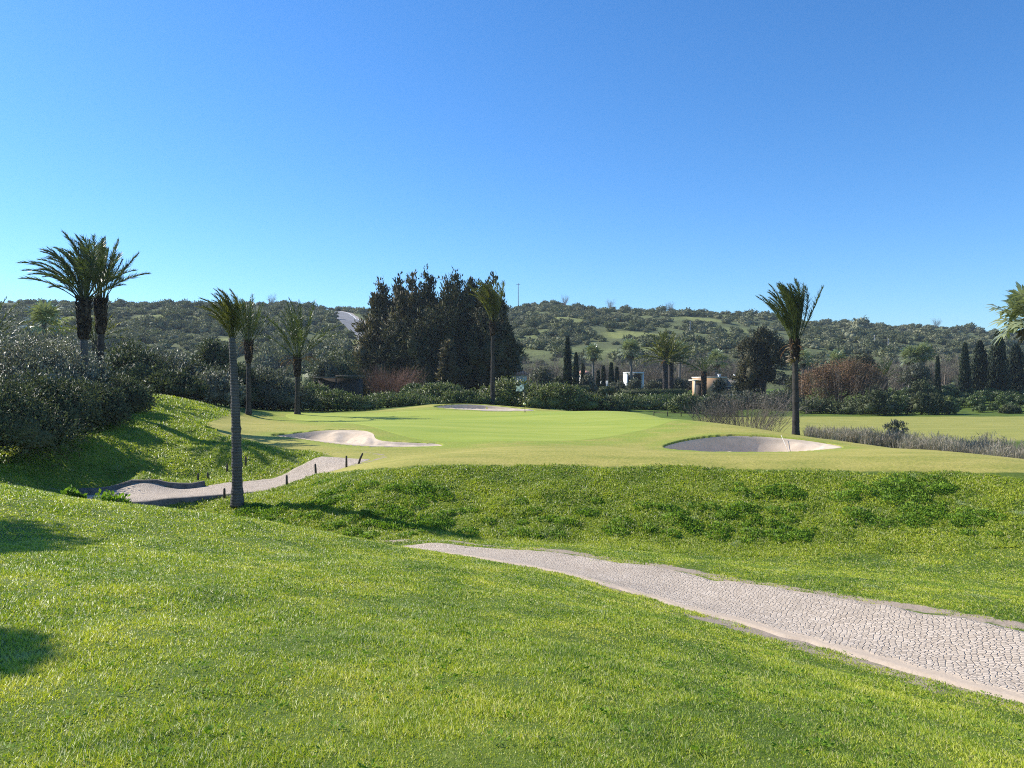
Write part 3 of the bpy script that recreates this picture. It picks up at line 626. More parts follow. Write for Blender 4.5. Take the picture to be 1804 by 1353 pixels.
g3 = grass('slope_grass', 330000, 21, 58, math.radians(-42), math.radians(-6), .07, M['bankgrass'], 103, lambda x, y: (x < -6) & (y > 21) & ~((x > -10) & (y < 27)), .6)
tag(g3, 'lush sunlit grass on the slope beside the grey shrubs', 'grass')
rng = np.random.default_rng(108); parts = []
x_, y_, r_ = scatter(900, 3.2, 20, math.radians(-38), math.radians(36), rng, 1.2)
kk = keep_mask(x_, y_, rng) & (y_ < 20)
for x0_, y0_ in zip(x_[kk], y_[kk]):
    n = int(rng.integers(8, 26)); s_ = rng.uniform(.03, .11); a_ = rng.random(n) * 6.283; rr = s_ * np.sqrt(rng.random(n))
    px, py = x0_ + rr * np.cos(a_), y0_ + rr * np.sin(a_)
    D = unit(np.stack([np.cos(a_), np.sin(a_), rng.uniform(.1, .9, n)], 1)); lv = leaves(np.stack([px, py, G(px, py) + .022], 1), D, rng.uniform(.016, .036, n), rng.uniform(.009, .018, n), rng)
    parts.append(lv + (np.tile([0, 0, 1.], (4 * n, 1)),))
tag(mk('lawn_weeds', cat(parts), M['weed']), 'small clover like weeds dotted through the foreground lawn', 'weeds', kind='stuff')
# broad leaved weeds on the bank
rng = np.random.default_rng(111)
def weed_clumps():
    W = []
    for (u0, v0, u1, v1, n, sz) in [(560, 850, 800, 940, 46, .18), (1120, 890, 1430, 955, 46, .18), (1480, 845, 1690, 930, 42, .24), (1640, 900, 1760, 945, 16, .2), (640, 900, 860, 945, 26, .18), (1300, 850, 1400, 880, 10, .18), (350, 890, 560, 925, 24, .16), (900, 880, 1100, 950, 16, .16)]:
        for _ in range(n):
            u, v = rng.uniform(u0, u1), rng.uniform(v0, v1)
            Y = np.linspace(21, 30, 300); X = (u - U0) / F * Y; z = G(X, Y); k = np.argmax(z >= -(v - V0) / F * Y)
            W.append((X[k], Y[k], sz * rng.uniform(.5, 1.35)))
    return W
parts = []
for (x, y, s) in weed_clumps():
    n = int(170 * s / .25); a_ = rng.random(n) * 2 * np.pi; rr = s * np.sqrt(rng.random(n)) * 1.25
    px, py = x + rr * np.cos(a_) * 1.3, y + rr * np.sin(a_)
    hh = np.maximum(.03, .55 * s * (1 - (rr / (s * 1.3)) ** 2)) * rng.uniform(.4, 1.1, n)
    Pp = np.stack([px, py, G(px, py) + hh], 1)
    D = unit(np.stack([np.cos(a_) * .7, np.sin(a_) * .7, rng.uniform(-.1, .9, n)], 1) + rng.normal(size=(n, 3)) * .35)
    lv = leaves(Pp, D, .085 * rng.uniform(.6, 1.3, n), .05, rng); on = unit(np.stack([np.cos(a_) * .8 * rr / s, np.sin(a_) * .8 * rr / s, np.ones(n)], 1)); parts.append(lv + (np.repeat(on, 4, 0),))
tag(mk('bank_weeds', cat(parts), M['weed']), 'dark green broad leaved weeds growing in patches on the bank', 'weeds', kind='stuff')

# ------------------------------------------------------------------ palms
def frond(rng, base, az, el, L, wind, g=.55, nl=34, ll=.5, lw=.045, seg=14, bare=.2):
    d = np.array([math.cos(el) * math.cos(az), math.cos(el) * math.sin(az), math.sin(el)]); p = np.array(base, float); pts = [p.copy()]; ds = [d]
    for i in range(seg):
        t = (i + 1) / seg
        d = unit(d + (np.array([0, 0, -g]) * t + np.asarray(wind) * t) * (1.6 / seg)); p = p + d * L / seg; pts.append(p.copy()); ds.append(d)
    pts, ds = np.array(pts), np.array(ds)
    parts = [tube(pts, np.linspace(.032, .006, seg + 1) * L / 3, 3, False)]
    t = np.linspace(bare, .995, nl); ti = t * seg; i = np.minimum(ti.astype(int), seg - 1); f = (ti - i)[:, None]
    q = pts[i] * (1 - f) + pts[i + 1] * f; D = unit(ds[i] * (1 - f) + ds[i + 1] * f)
    s = unit(np.cross(D, [0, 0, 1.])); upv = np.cross(s, D)
    lw_ = ll * np.clip(np.sin(np.clip((t - bare) / (1 - bare), 0, 1) ** .7 * np.pi) * .75 + .4, .25, 1.1) * L / 3
    for sg in (-1, 1):
        dirs = unit(D * 1.0 + sg * s * rng.uniform(.5, .85, (nl, 1)) + upv * rng.uniform(-.05, .55, (nl, 1)) + np.asarray(wind) * .5 + rng.normal(size=(nl, 3)) * .12 + [0, 0, -.12])
        parts.append(blades(q, dirs, lw_ * rng.uniform(.75, 1.15, nl), lw * L / 3, rng))
    return cat(parts)
def date_palm(name, label, base, h, r0, r1, bark, leaf, nf, L, el=(35, 86), wind=(-.35, 0, .0), g=.5, bias=0., bend=0., boss=None, dead=0, seed=1, split=True, nl=34, lw=.045, ll=.5, group=None, r_top=.2, azs=None, stub=0, bare=.2):
    rng = np.random.default_rng(seed); root = thing(name, label, 'palm tree', base, 0, group)
    mk('trunk', trunk(rng, h, r0, r1, bend, 12, 64, .3, .11), bark, root, True)
    top = np.array([bend * h, 0, h])
    if boss:
        bh, br = boss; t = np.linspace(0, 1, 12)
        c = np.stack([bend * h * (1 - bh / h * (1 - t)) ** 2, t * 0, h - bh + t * bh * 1.08], 1)
        b_ = tube(c, br * (.62 + .38 * np.sin(np.clip(t * 1.25, 0, 1) * np.pi / 2)) * np.where(t > .9, .75, 1), 14)
        sp = []
        for _ in range(90):
            a = rng.random() * 6.283; k = rng.random(); cc = c[0] * (1 - k) + c[-1] * k; rr = br * (.66 + .34 * min(1, k * 1.25))
            o = np.array([math.cos(a), math.sin(a), 0]); p0 = cc + o * rr * .8
            sp.append(tube(np.array([p0, p0 + o * br * .3 + [0, 0, .16], p0 + o * br * .42 + [0, 0, .30]]), [.07, .05, .015], 4))
        mk('leaf_base_boss', cat([b_] + sp), M['boss'], root)
    fr = []
    for k in range(nf):
        az = (k * 2.39996 + rng.normal() * .2) if azs is None else rng.uniform(*azs)
        e = math.radians(el[0] + (el[1] - el[0]) * ((k + .5) / nf) ** .8 + rng.normal() * 2.5)
        c_ = math.cos(az)
        e2 = e - bias * c_ * (1 - abs(math.sin(az)) * .3) * math.cos(e) * -1
        w = np.array(wind) * rng.uniform(.6, 1.4)
        b0 = top + np.array([math.cos(az), math.sin(az), 0]) * r_top * .6 + [0, 0, rng.uniform(-.12, .15)]
        fr.append(frond(rng, b0, az, min(e2, 1.55), L * rng.uniform(.8, 1.1), w, g * rng.uniform(.7, 1.3), nl, ll, lw, bare=bare))
    if split:
        for v in fr: mk('frond', v, leaf, root)
    else: mk('crown', cat(fr), leaf, root)
    if dead:
        dd = [frond(rng, top + [0, 0, -.1], rng.uniform(0, 6.283), math.radians(rng.uniform(-10, 35)), L * rng.uniform(.3, .5), (-.1, 0, -.2), 1.5, 18, .35, lw * 1.3) for _ in range(dead)]
        mk('dead_frond_skirt', cat(dd), M['frond_dead'], root)
    if stub:
        st = []
        for _ in range(stub):
            a = rng.random() * 6.283; z = h - rng.uniform(.1, 1.3); o = np.array([math.cos(a), math.sin(a), 0]); p0 = np.array([bend * z * z / h, 0, z]) + o * r1 * .8
            st.append(tube(np.array([p0, p0 + o * .22 + [0, 0, .2], p0 + o * .42 + [0, 0, .15]]), [.06, .05, .02], 4))
        mk('cut_leaf_stubs', cat(st), M['skirt'], root)
    return root
def fan_leaf(rng, base, az, el, pet, R, nseg=13, droop=.35):
    d = np.array([math.cos(el) * math.cos(az), math.cos(el) * math.sin(az), math.sin(el)]); s = unit(np.cross(d, [0, 0, 1.])); upv = np.cross(s, d)
    hub = np.asarray(base) + d * pet + [0, 0, -pet * .12]
    parts = [tube(np.array([base, (np.asarray(base) + hub) / 2 + upv * .05 * pet, hub]), [.03, .025, .02], 3, False)]
    ang = np.linspace(-2.2, 2.2, nseg); V = [hub]; T = []
    for k, a in enumerate(ang):
        dd = unit(d * math.cos(a) + s * math.sin(a) + upv * (.18 if k % 2 else -.05) - np.array([0, 0, droop]) * (.35 + .3 * abs(math.sin(a))))
        rr = R * (1 - .12 * abs(a) / 2.2) * rng.uniform(.88, 1.08)
        n_ = unit(np.cross(dd, upv + .01)); w = R * .17
        m = hub + dd * rr * .6; tip = hub + dd * rr + np.array([0, 0, -R * droop * .35])
        i = len(V); V += [m - n_ * w * .5, m + n_ * w * .5 + upv * .06 * R, tip]; T += [(0, i, i + 1), (i, i + 2, i + 1)]
    parts.append((np.array(V), np.array(T))); return cat(parts)
def fan_palm(name, label, base, h, r, nleaf, R, pet, skirt=.8, seed=1, split=False, group=None, bend=0, bark='greybark'):
    rng = np.random.default_rng(seed); root = thing(name, label, 'palm tree', base, 0, group)
    mk('trunk', trunk(rng, h, r * 1.2, r * .85, bend, 8, 12, .3), M[bark], root, True); top = np.array([bend * h, 0, h])
    L = [fan_leaf(rng, top, k * 2.39996 + rng.normal() * .2, math.radians(-38 + 122 * ((k + .5) / nleaf) ** .85 + rng.normal() * 6), pet * rng.uniform(.8, 1.15), R * rng.uniform(.85, 1.1)) for k in range(nleaf)]
    if split:
        for v in L: mk('fan_leaf', v, M['fan'], root)
    else: mk('crown', cat(L), M['fan'], root)
    if skirt:
        S = [fan_leaf(rng, top - [0, 0, rng.uniform(0, skirt * .5)], rng.uniform(0, 6.283), math.radians(rng.uniform(-82, -55)), pet * .45, R * .7, 9, .5) for _ in range(14)]
        mk('dead_leaf_skirt', cat(S), M['skirt'], root)
    return root
b = at(148, 40); date_palm('date_palm', 'tall date palm with thick scaly trunk top, left one of the close pair', b, ht(530, 40, b), .19, .18, M['palmbark'], M['frond'], 46, 3.35, (30, 89), (-.75, 0, .0), 1.0, .0, 0, (2.0, .34), 0, 201, nl=62, lw=.042, ll=.48, bare=.30)
b = at(178, 43.5); date_palm('date_palm', 'date palm with shaggy trunk behind its taller neighbour, right one of the close pair', b, ht(532, 43.5, b), .18, .17, M['darkbark'], M['frond'], 32, 3.2, (60, 90), (.0, 0, .0), .45, 0, 0, (1.8, .32), 0, 202, nl=58, lw=.042, ll=.46, bare=.34)
b = at(418, 25.6); pC = date_palm('date_palm', 'nearest date palm with smooth grey trunk standing beside the bridge path', b, ht(596, 25.6, b), .185, .11, M['palmbark'], M['frond_near'], 24, 1.6, (55, 91), (-.95, 0, .0), .75, 0, -.032, None, 0, 203, r_top=.1, ll=.62, nl=56, lw=.042, bare=.2)
b = at(438, 56); date_palm('date_palm', 'slim date palm with orange dead fronds, just right of the nearest palm trunk', b, ht(606, 56, b), .19, .15, M['darkbark'], M['frond'], 24, 3.2, (48, 89), (-.1, 0, .0), .5, 0, 0, (1.4, .28), 9, 204, lw=.036, nl=48, ll=.42, bare=.25)
b = at(524, 60); date_palm('date_palm', 'date palm with drooping windblown crown left of the dark conifer clump', b, ht(632, 60, b), .2, .17, M['darkbark'], M['frond'], 26, 4.2, (35, 88), (-.35, 0, .0), .8, 0, 0, (1.4, .28), 9, 205, lw=.036, nl=50, ll=.42, bare=.25)
b = at(868, 74); date_palm('date_palm', 'tall slender palm standing in front of the dark conifer clump', b, ht(570, 74, b), .23, .16, M['darkbark'], M['frond_near'], 30, 4.1, (66, 91), (-.85, 0, .0), .75, 0, 0, (1.2, .26), 0, 206, lw=.055, nl=46, bare=.2)
b = at(1402, 45.5); date_palm('date_palm', 'date palm with dark trunk and upswept crown beside the large bunker', b, ht(604, 45.5, b), .20, .15, M['darkbark'], M['frond'], 54, 3.4, (66, 92), (-.62, 0, .0), .5, 0, -.012, (1.0, .25), 5, 207, stub=30, nl=60, lw=.038, ll=.44, bare=.26)
b = at(1811, 46); fan_palm('fan_palm', 'large fan palm cut by the right edge of the picture', b, ht(557, 46, b), .16, 44, 1.15, 1.2, 1.2, 208, True, bark='boss')
b = at(78, 44); fan_palm('fan_palm', 'small grey fan palm poking out of the grey shrubs at left', b, ht(566, 44, b), .14, 22, .75, .75, 0, 209)
b = at(168, 50); date_palm('date_palm', 'low young palm with pale green fronds between the paired palm trunks', b, ht(600, 50, b), .2, .2, M['darkbark'], M['frond_near'], 22, 2.3, (10, 86), (-.1, 0, 0), .6, 0, 0, None, 0, 210, False, 20, .07)
b = at(-22, 44); date_palm('date_palm', 'palm at the far left edge with one frond tip in view', b, ht(600, 44, b), .22, .2, M['darkbark'], M['frond'], 26, 2.4, (5, 85), (.05, 0, 0), .6, 0, 0, None, 0, 211, False, 20, .07)
# two trees just outside the left of the view whose crowns throw the shadows on the lawn
SHADE = [(-120, 945, 11.5, 1.35, 'broad leaved tree left of the view whose crown shades the mound crest'), (-150, 1148, 10.5, .5, 'broad leaved tree left of the view whose crown shades the near lawn')]
# mid distance palms near the houses
for i, (u, Y, v, nl_, R, lab) in enumerate([(1045, 130, 622, 34, 1.0, 'fan palm right of the two tall cypresses'), (1113, 128, 616, 38, 1.15, 'fan palm with glinting leaves rising behind the white house'), (1197, 140, 618, 36, 1.15, 'fan palm half hidden behind the big orange-trunked date palm'), (1262, 138, 634, 38, 1.2, 'fan palm above the peach coloured house'), (1414, 120, 632, 30, .95, 'fan palm showing right of the dark bunker palm trunk'), (1474, 125, 634, 32, 1.0, 'fan palm peeping over the russet tree'), (1602, 128, 628, 36, 1.15, 'left fan palm of the pair behind the olive at right'), (1628, 128, 622, 36, 1.15, 'right fan palm of the pair behind the olive at right')]):
    b = at(u, Y); fan_palm('fan_palm', lab, b, ht(v, Y, b), .2, nl_, R, R * 1.05, .9, 220 + i, group='fan palms among the far houses', bend=[.0, -.03, .02, .01, 0, 0, .02, -.02][i])
b = at(1172, 118); date_palm('date_palm', 'broad date palm with orange frond bases left of the peach house', b, ht(634, 118, b), .42, .4, M['darkbark'], M['frond_near'], 40, 4.6, (-5, 86), (-.12, 0, 0), .6, 0, 0, None, 10, 230, False, 24, .11)
b = at(1182, 121); date_palm('date_palm', 'darker date palm trunk close behind the broad date palm', b, ht(640, 121, b), .42, .4, M['darkbark'], M['frond'], 28, 3.8, (0, 86), (.1, 0, 0), .6, 0, 0, None, 0, 231, False, 20, .11)
b = at(1240, 122); date_palm('date_palm', 'short date palm with rusty trunk in front of the peach house', b, ht(655, 122, b), .4, .46, M['boss'], M['frond'], 26, 2.9, (0, 84), (0, 0, 0), .7, 0, 0, None, 12, 232, False, 18, .11)
b = at(1560, 112); date_palm('date_palm', 'small dull date palm right of the russet tree', b, ht(664, 112, b), .3, .3, M['darkbark'], M['frond'], 26, 2.6, (0, 84), (0, 0, 0), .8, 0, 0, None, 0, 233, False, 18, .1)

# ------------------------------------------------------------------ shrubs and trees
def shrub(name, label, cat_, u, Y, w_px, vtop, mat, n, L, W, seed, depth=1.0, lob=7, group=None, base_v=None, core=.62, ncl=34, clump=.28, parts_trunk=False, flat=.3):
    rng = np.random.default_rng(seed); b = at(u, Y, .05); h = ht(vtop, Y, b); w = w_px / F * Y
    lobes = []
    for k in range(lob):
        fx = (k + .5) / lob - .5 if lob > 1 else 0
        hz = h * (1 - (abs(fx) * 1.5) ** 2.2 * .55) * rng.uniform(.86, 1.0) if k else h
        if lob == 1: hz = h
        rz = hz * .52; lobes.append((fx * w * .72, rng.uniform(-.28, .28) * w * depth, hz - rz * .98, w / max(2, lob * .55) * rng.uniform(.8, 1.1), w * depth * .42, rz))
        lobes.append((fx * w * .8 + rng.normal() * w * .05, -rng.uniform(.1, .3) * w * depth, hz * .36, w / max(2, lob * .5) * rng.uniform(.8, 1.1), w * depth * .4, hz * .38))
    lobes[0] = (lobes[0][0] * .3, 0, h * .52, w * .3, w * depth * .4, h * .48)
    o = mk(name, crown(rng, lobes, n, L, W, clump, core, .25, .7, ncl), mat, loc=b); tag(o, label, cat_, group); return o
def tree(name, label, u, Y, w_px, vtop, mat, n, L, W, seed, stem=.3, bark='bark', lob=6, group=None, core=.55, vbase=None, clump=.3, tall=False):
    rng = np.random.default_rng(seed); b = at(u, Y); h = ht(vtop, Y, b); w = w_px / F * Y; root = thing(name, label, 'tree', b, 0, group)
    lobes, ends = [], []
    c0 = h * (stem + (1 - stem) * .5)
    for k in range(lob):
        a = k * 2.4 + rng.random(); q = rng.uniform(.2, .36); zz = h * stem + (h - h * stem) * rng.uniform(.22, .72)
        lobes.append((math.cos(a) * w * q, math.sin(a) * w * q * .8, zz, w * rng.uniform(.2, .3), w * rng.uniform(.2, .3), (h - h * stem) * rng.uniform(.2, .28)))
        ends.append((lobes[-1][0] * .8, lobes[-1][1] * .8, zz))
    lobes.append((0, 0, h - (h - h * stem) * .32, w * .26, w * .26, (h - h * stem) * .3)); lobes.append((0, 0, c0, w * .32, w * .3, (h - h * stem) * .36)); ends.append((0, 0, h * .8))
    mk('trunk', cat([trunk(rng, h * max(stem, .2), w * .045, w * .032, 0, 7, 6), limbs(rng, h * max(stem, .2) * .9, ends, w * .025)]), M[bark], root, True)
    mk('crown', crown(rng, lobes, n, L, W, clump, core, .2, .7), mat, root); return root
for i, (u, v, t, R, lab) in enumerate(SHADE):
    Y = np.linspace(3, 24, 800); X = (u - U0) / F * Y; z = G(X, Y); k = np.argmax(z >= -(v - V0) / F * Y)
    c = np.array([X[k], Y[k], z[k]]) + SUN * t; b = (c[0], c[1], gz(c[0], c[1])); h = c[2] - b[2]; rng = np.random.default_rng(290 + i)
    root = thing('tree', lab, 'tree', b, 0)
    mk('trunk', trunk(rng, h, .16, .09, 0, 8, 8), M['bark'], root, True)
    mk('crown', crown(rng, [(0, 0, h, R, R, R * .62), (R * .7, -R * .2, h - .35 * R, R * .6, R * .6, R * .35), (-R * .8, .1, h + .1, R * .8, R * .8, R * .5), (.1, -R * .6, h - .45 * R, R * .7, R * .6, R * .35)], 4200, .22, .11, .3, .75), M['laurel'], root)
# big grey shrubs on the left edge of the fairway
shrub('grey_shrub', 'big grey green shrub at the left edge, nearest of the shrub bank', 'shrub', -40, 40, 270, 606, M['oleaster'], 22000, .16, .075, 301, .9, 7, clump=.25, ncl=100, core=.48)
shrub('grey_shrub', 'tall glinting grey shrub in front of the tall paired palms', 'shrub', 78, 41, 195, 590, M['oleaster'], 20000, .16, .075, 302, .95, 7, clump=.25, ncl=100, core=.48)
shrub('grey_shrub', 'broad glinting grey shrub filling the middle of the shrub bank at left', 'shrub', 58, 38.5, 220, 600, M['oleaster'], 18000, .16, .075, 309, .6, 7, clump=.25, ncl=100, core=.48)
shrub('grey_shrub', 'dark shaded shrub below the tall paired palms, beside the sunlit slope', 'shrub', 172, 42, 150, 662, M['laurel'], 16000, .16, .08, 303, .9, 6, clump=.24, ncl=90, core=.5)
for k_, (u_, Y_, w_, v_, lab_) in enumerate([(0, 30.2, 220, 664, 'low shaded shrub at the left edge reaching down to the sunlit slope'), (88, 33.0, 150, 662, 'low shaded shrub in the front of the bank below the glinting grey shrub'), (158, 36.0, 110, 678, 'low shaded shrub in the front of the bank below the paired palm trunks')]):
    shrub('grey_shrub', lab_, 'shrub', u_, Y_, w_, v_, M['laurel'], 13000, .15, .075, 306 + k_, .7, 5, clump=.25, ncl=80, core=.48)  # darker leaf colour carries the shade on the front of the bank
shrub('grey_shrub', 'small rounded end shrub of the dark bank next to the long grass shadow', 'shrub', 216, 41, 70, 664, M['laurel'], 8500, .16, .08, 305, 1.0, 4, clump=.25, ncl=80, core=.48)
# middle shrub belt behind the slope
belt = [(225, 58, 120, 600, 'laurel', 'dark laurel shrub just right of the paired palm trunks'), (290, 60, 110, 622, 'oleaster', 'grey green shrub in the belt left of the nearest palm, second from left'),
        (345, 61, 95, 640, 'laurel', 'rounded dark shrub in the belt, immediately left of the nearest palm trunk'), (300, 55.5, 90, 655, 'laurel', 'low dark shrub at the top edge of the sunlit slope'),
        (385, 59, 80, 655, 'oleaster', 'grey leaved shrub directly behind the nearest palm trunk'), (470, 66, 110, 645, 'olive', 'pale olive green shrub between two slim date palms'),
        (420, 64, 80, 640, 'laurel', 'dark shrub behind the slim orange fronded palm'), (588, 90, 90, 606, 'laurel', 'square topped dark tree mass left of the conifer clump'), (506, 70, 60, 668, 'laurel', 'small dark shrub at foot of the drooping palm')]
for i, (u, Y, w, v, m_, lab) in enumerate(belt):
    shrub('shrub', lab, 'shrub', u, Y, w, v, M[m_], 5200, .26, .13, 320 + i, .8, 5, clump=.22, ncl=40)
tree('tree', 'dark bushy tree behind the shrub belt left of the nearest palm', 372, 75, 70, 602, M['laurel'], 5000, .35, .17, 340, .1)
tree('tree', 'small round grey green tree in front of the dark shed', 573, 84, 42, 632, M['olive'], 2600, .3, .14, 341, .3)
# hedges right behind the green
hg = [(488, 66.5, 150, 686, 'laurel', 'dark shaded hedge at the left behind the green'), (600, 70, 130, 692, 'hedge', 'sunlit leafy hedge behind the left part of the green'), (700, 73, 130, 695, 'hedge', 'dense glossy hedge below the red twigged bush'),
      (775, 76, 110, 676, 'hedge', 'taller hedge clump below the conifers, left of the slender palm'), (820, 74.5, 90, 690, 'hedge', 'leafy hedge stretch above the back bunker'), (905, 76.5, 120, 668, 'bright', 'pale green tall hedge behind the flag'),
      (985, 75, 120, 676, 'bright', 'rounded yellow green hedge right of the flag'), (1050, 76, 90, 694, 'laurel', 'dark rounded hedge end right of the flag, before the gap'), (560, 76, 90, 678, 'hedge', 'low hedge growing in front of the dark shed'), (730, 78, 60, 678, 'hedge', 'small hedge clump right beside the red twigged bush')]
for i, (u, Y, w, v, m_, lab) in enumerate(hg):
    shrub('hedge', lab, 'hedge', u, Y, w, v, M[m_], 7600, .24, .11, 360 + i, .35, 7, clump=.2, ncl=40, core=.6)
# hedges further right
hg2 = [(1105, 105, 90, 697, 'hedge', 'green hedge right of the dark hedge end, left of the twiggy bush'), (1170, 108, 100, 695, 'citrus', 'bushy green hedge below the broad date palm'), (1212, 98, 60, 694, 'hedge', 'dark green rounded bush standing out before the peach house'),
       (1260, 110, 90, 699, 'citrus', 'green hedge running below the peach house'), (1320, 112, 90, 692, 'olive', 'grey green shrub right of the peach house'), (1378, 108, 70, 690, 'olive', 'grey shrub left of the bunker palm trunk'), (1145, 118, 150, 691, 'hedge', 'long trimmed hedge in front of the white house'), (1262, 92, 44, 695, 'olive', 'small grey olive bush beside the dark rounded bush')]
for i, (u, Y, w, v, m_, lab) in enumerate(hg2):
    shrub('hedge', lab, 'hedge', u, Y, w, v, M[m_], 4200, .32, .15, 380 + i, .5, 5, clump=.22)
# flat clipped hedges
for i, (u, Y, w, v, lab) in enumerate([(1020, 112, 34, 680, 'flat topped clipped hedge on stems beside the tall cypresses'), (1068, 114, 26, 682, 'second flat clipped hedge, small one left of the white house'), (1150, 116, 116, 686, 'long flat clipped hedge under the broad date palm')]):
    b = at(u, Y); h = ht(v, Y, b); wd = w / F * Y; rng = np.random.default_rng(400 + i); root = thing('clipped_hedge', lab, 'hedge', b, 0, 'clipped flat hedges')
    n = int(900 * max(1, wd / 4)); q = np.stack([rng.uniform(-.5, .5, n) * wd, rng.uniform(-.5, .5, n) * 1.6, h - .75 + rng.random(n) * .72], 1)
    lv = leaves(q, unit(rng.normal(size=(n, 3)) + [0, 0, .4]), .3, .15, rng); mk('crown', cat([lv + (np.repeat(unit(np.stack([q[:, 0] * 0, q[:, 1], (q[:, 2] - h + .5) * 2], 1)), 4, 0),), box(0, 0, h - .42, wd * .95, 1.4, .6) + (unit(np.array([[x_, y_, z_] for x_ in (-1, 1) for y_ in (-1, 1) for z_ in (-1, 1)], float)),)]), M['laurel'], root)
    for k in range(max(2, int(wd / 2.5))): mk('stem', trunk(rng, h - .6, .07, .06, 0, 6, 5), M['bark'], root, True); root.children[-1].location = (-wd / 2 + .5 + k * (wd - 1) / max(1, int(wd / 2.5) - 1), 0, 0)
# conifer clump
cl = [(672, 494, 58, 'left'), (700, 486, 52, ''), (727, 489, 56, ''), (755, 474, 60, ''), (786, 490, 56, ''), (805, 478, 58, ''), (830, 484, 54, ''), (862, 486, 54, ''), (882, 524, 36, '')]
lab_c = ['dark conifer at the left end of the clump with ragged single spire', 'second conifer from left in the dark clump, blunt topped', 'dark conifer with brownish top, third from left in the clump', 'tallest conifer of the dark clump with pointed tip', 'lower topped conifer right of the tallest in the clump', 'feathery conifer in the right half of the dark clump', 'narrow conifer left of the slender palm crown', 'ragged conifer right behind the slender palm crown', 'short conifer at the right end of the dark clump']
rng = np.random.default_rng(420)
for i, (u, v, w, _) in enumerate(cl):
    Y = 108 + [0, 3, -2, 2, 4, -1, 3, 0, -3][i]; b = at(u, Y); h = ht(v, Y, b); R = w / 2 / F * Y
    root = thing('conifer', lab_c[i], 'tree', b, 0, 'conifers of the dark clump')
    mk('trunk', trunk(rng, h * .8, .35, .1, 0, 7, 8), M['bark'], root, True)
    lb = []
    for k in range(7):                                   # a ragged leader of upswept boughs
        q = k / 6; lb.append((rng.normal() * R * .16, rng.normal() * R * .16, h * (.66 + .30 * q), R * (.62 - .40 * q) * rng.uniform(.7, 1.2), R * .5 * (1 - .6 * q), h * .052))
    for k in range(3): lb.append((rng.uniform(-.8, .8) * R, rng.uniform(-.6, .3) * R, h * rng.uniform(.56, .8), R * .34, R * .34, h * rng.uniform(.05, .09)))
    tp = crown(rng, lb, 3000, .62, .2, .5, .5, 1.5, .45, 22, -.9)
    lo = [(rng.uniform(-.5, .5) * R * 1.4, rng.uniform(-.7, .4) * R, h * z_, R * rng.uniform(.9, 1.35), R * rng.uniform(.8, 1.2), h * rng.uniform(.09, .14)) for z_ in (.12, .22, .32, .42, .5, .58)]
    mk('crown', cat([tp, crown(rng, lo, 5200, .7, .22, .36, .72, .9, .6, 16, -.8)]), M['conifer' if i not in (0, 2) else 'conifer_lit'], root)
sk = [(655, 104, 70, 585, 'conifer_lit', 'olive green feathery tree at the left foot of the conifer clump'), (702, 103, 80, 545, 'conifer', 'dark low conifer bough mass before the clump, left of middle'), (790, 103, 100, 538, 'conifer', 'very dark round tree at the front middle of the conifer clump'), (848, 103, 84, 540, 'conifer', 'dark tree at the front right of the conifer clump'), (745, 101, 80, 560, 'conifer', 'dark low tree between the olive tree and the black middle of the clump'), (900, 112, 34, 596, 'olive', 'greyish green tree against the right side of the conifer clump'), (640, 106, 44, 612, 'conifer_lit', 'small brown green tree outermost left of the conifer clump'), (788, 96.5, 22, 598, 'conifer_lit', 'single brown sunlit bough tree in front of the black conifers')]
for i, (u, Y, w, v, m_, lab) in enumerate(sk):
    tree('tree', lab, u, Y, w, v, M[m_], 5200 if w > 30 else 1500, .6, .2, 440 + i, .02, core=.7)
# twig bushes
def twigs(rng, n, h, w, L, W, nsub=5, bend=.6, root_r=.25):
    a = rng.random(n) * 6.283; r = root_r * w * np.sqrt(rng.random(n)); ss_ = []
    for k in range(n):
        o = np.array([math.cos(a[k]), math.sin(a[k]), 0]); hh = h * rng.uniform(.6, 1.05); sp = w * .5 * rng.uniform(.1, 1)
        t = np.linspace(0, 1, 5)[:, None]
        p = o * r[k] + o * sp * t ** (1 + bend * .5) + np.array([0, 0, hh]) * t + rng.normal(size=(5, 3)) * .03 * h * t
        ss_.append(tube(p, W * np.array([1, .8, .6, .45, .2]), 3, False))
        m = nsub; tt_ = rng.uniform(.35, 1, m); i = np.minimum((tt_ * 4).astype(int), 3); q = p[i] + (p[i + 1] - p[i]) * (tt_ * 4 - i)[:, None]
        ss_.append(blades(q, unit(o * .6 + rng.normal(size=(m, 3)) * .5 + [0, 0, .9]), L * rng.uniform(.5, 1.2, m), W * .9, rng))
    return cat(ss_)
rng = np.random.default_rng(460)
b = at(692, 88); tag(mk('twig_bush', twigs(rng, 260, ht(648, 88, b), 5.6, 1.1, .028, 10), M['redtwig'], loc=b), 'leafless reddish brown bush in front of the conifer clump', 'bush')
b = at(1316, 57); o = mk('twig_bush', cat([twigs(rng, 230, ht(694, 57, b), 6.6, .8, .016, 12, .9, .35), crown(rng, [(-1.6, 0, 2.0, 1.3, .9, .9), (.2, 0, 2.3, 1.5, 1, .95), (1.8, 0, 2.0, 1.2, .9, .85)], 3200, .12, .035, .3, 0, .4, .5, 20)[:2]]), M['twig'], loc=b); tag(o, 'wide leafless grey twig bush left of the bunker palm', 'bush')
b = at(1250, 60); tag(mk('twig_bush', twigs(rng, 80, ht(715, 60, b), 2.6, .6, .015, 10, .9, .35), M['twig'], loc=b), 'small leafless bush at the left edge of the wide twig bush', 'bush')
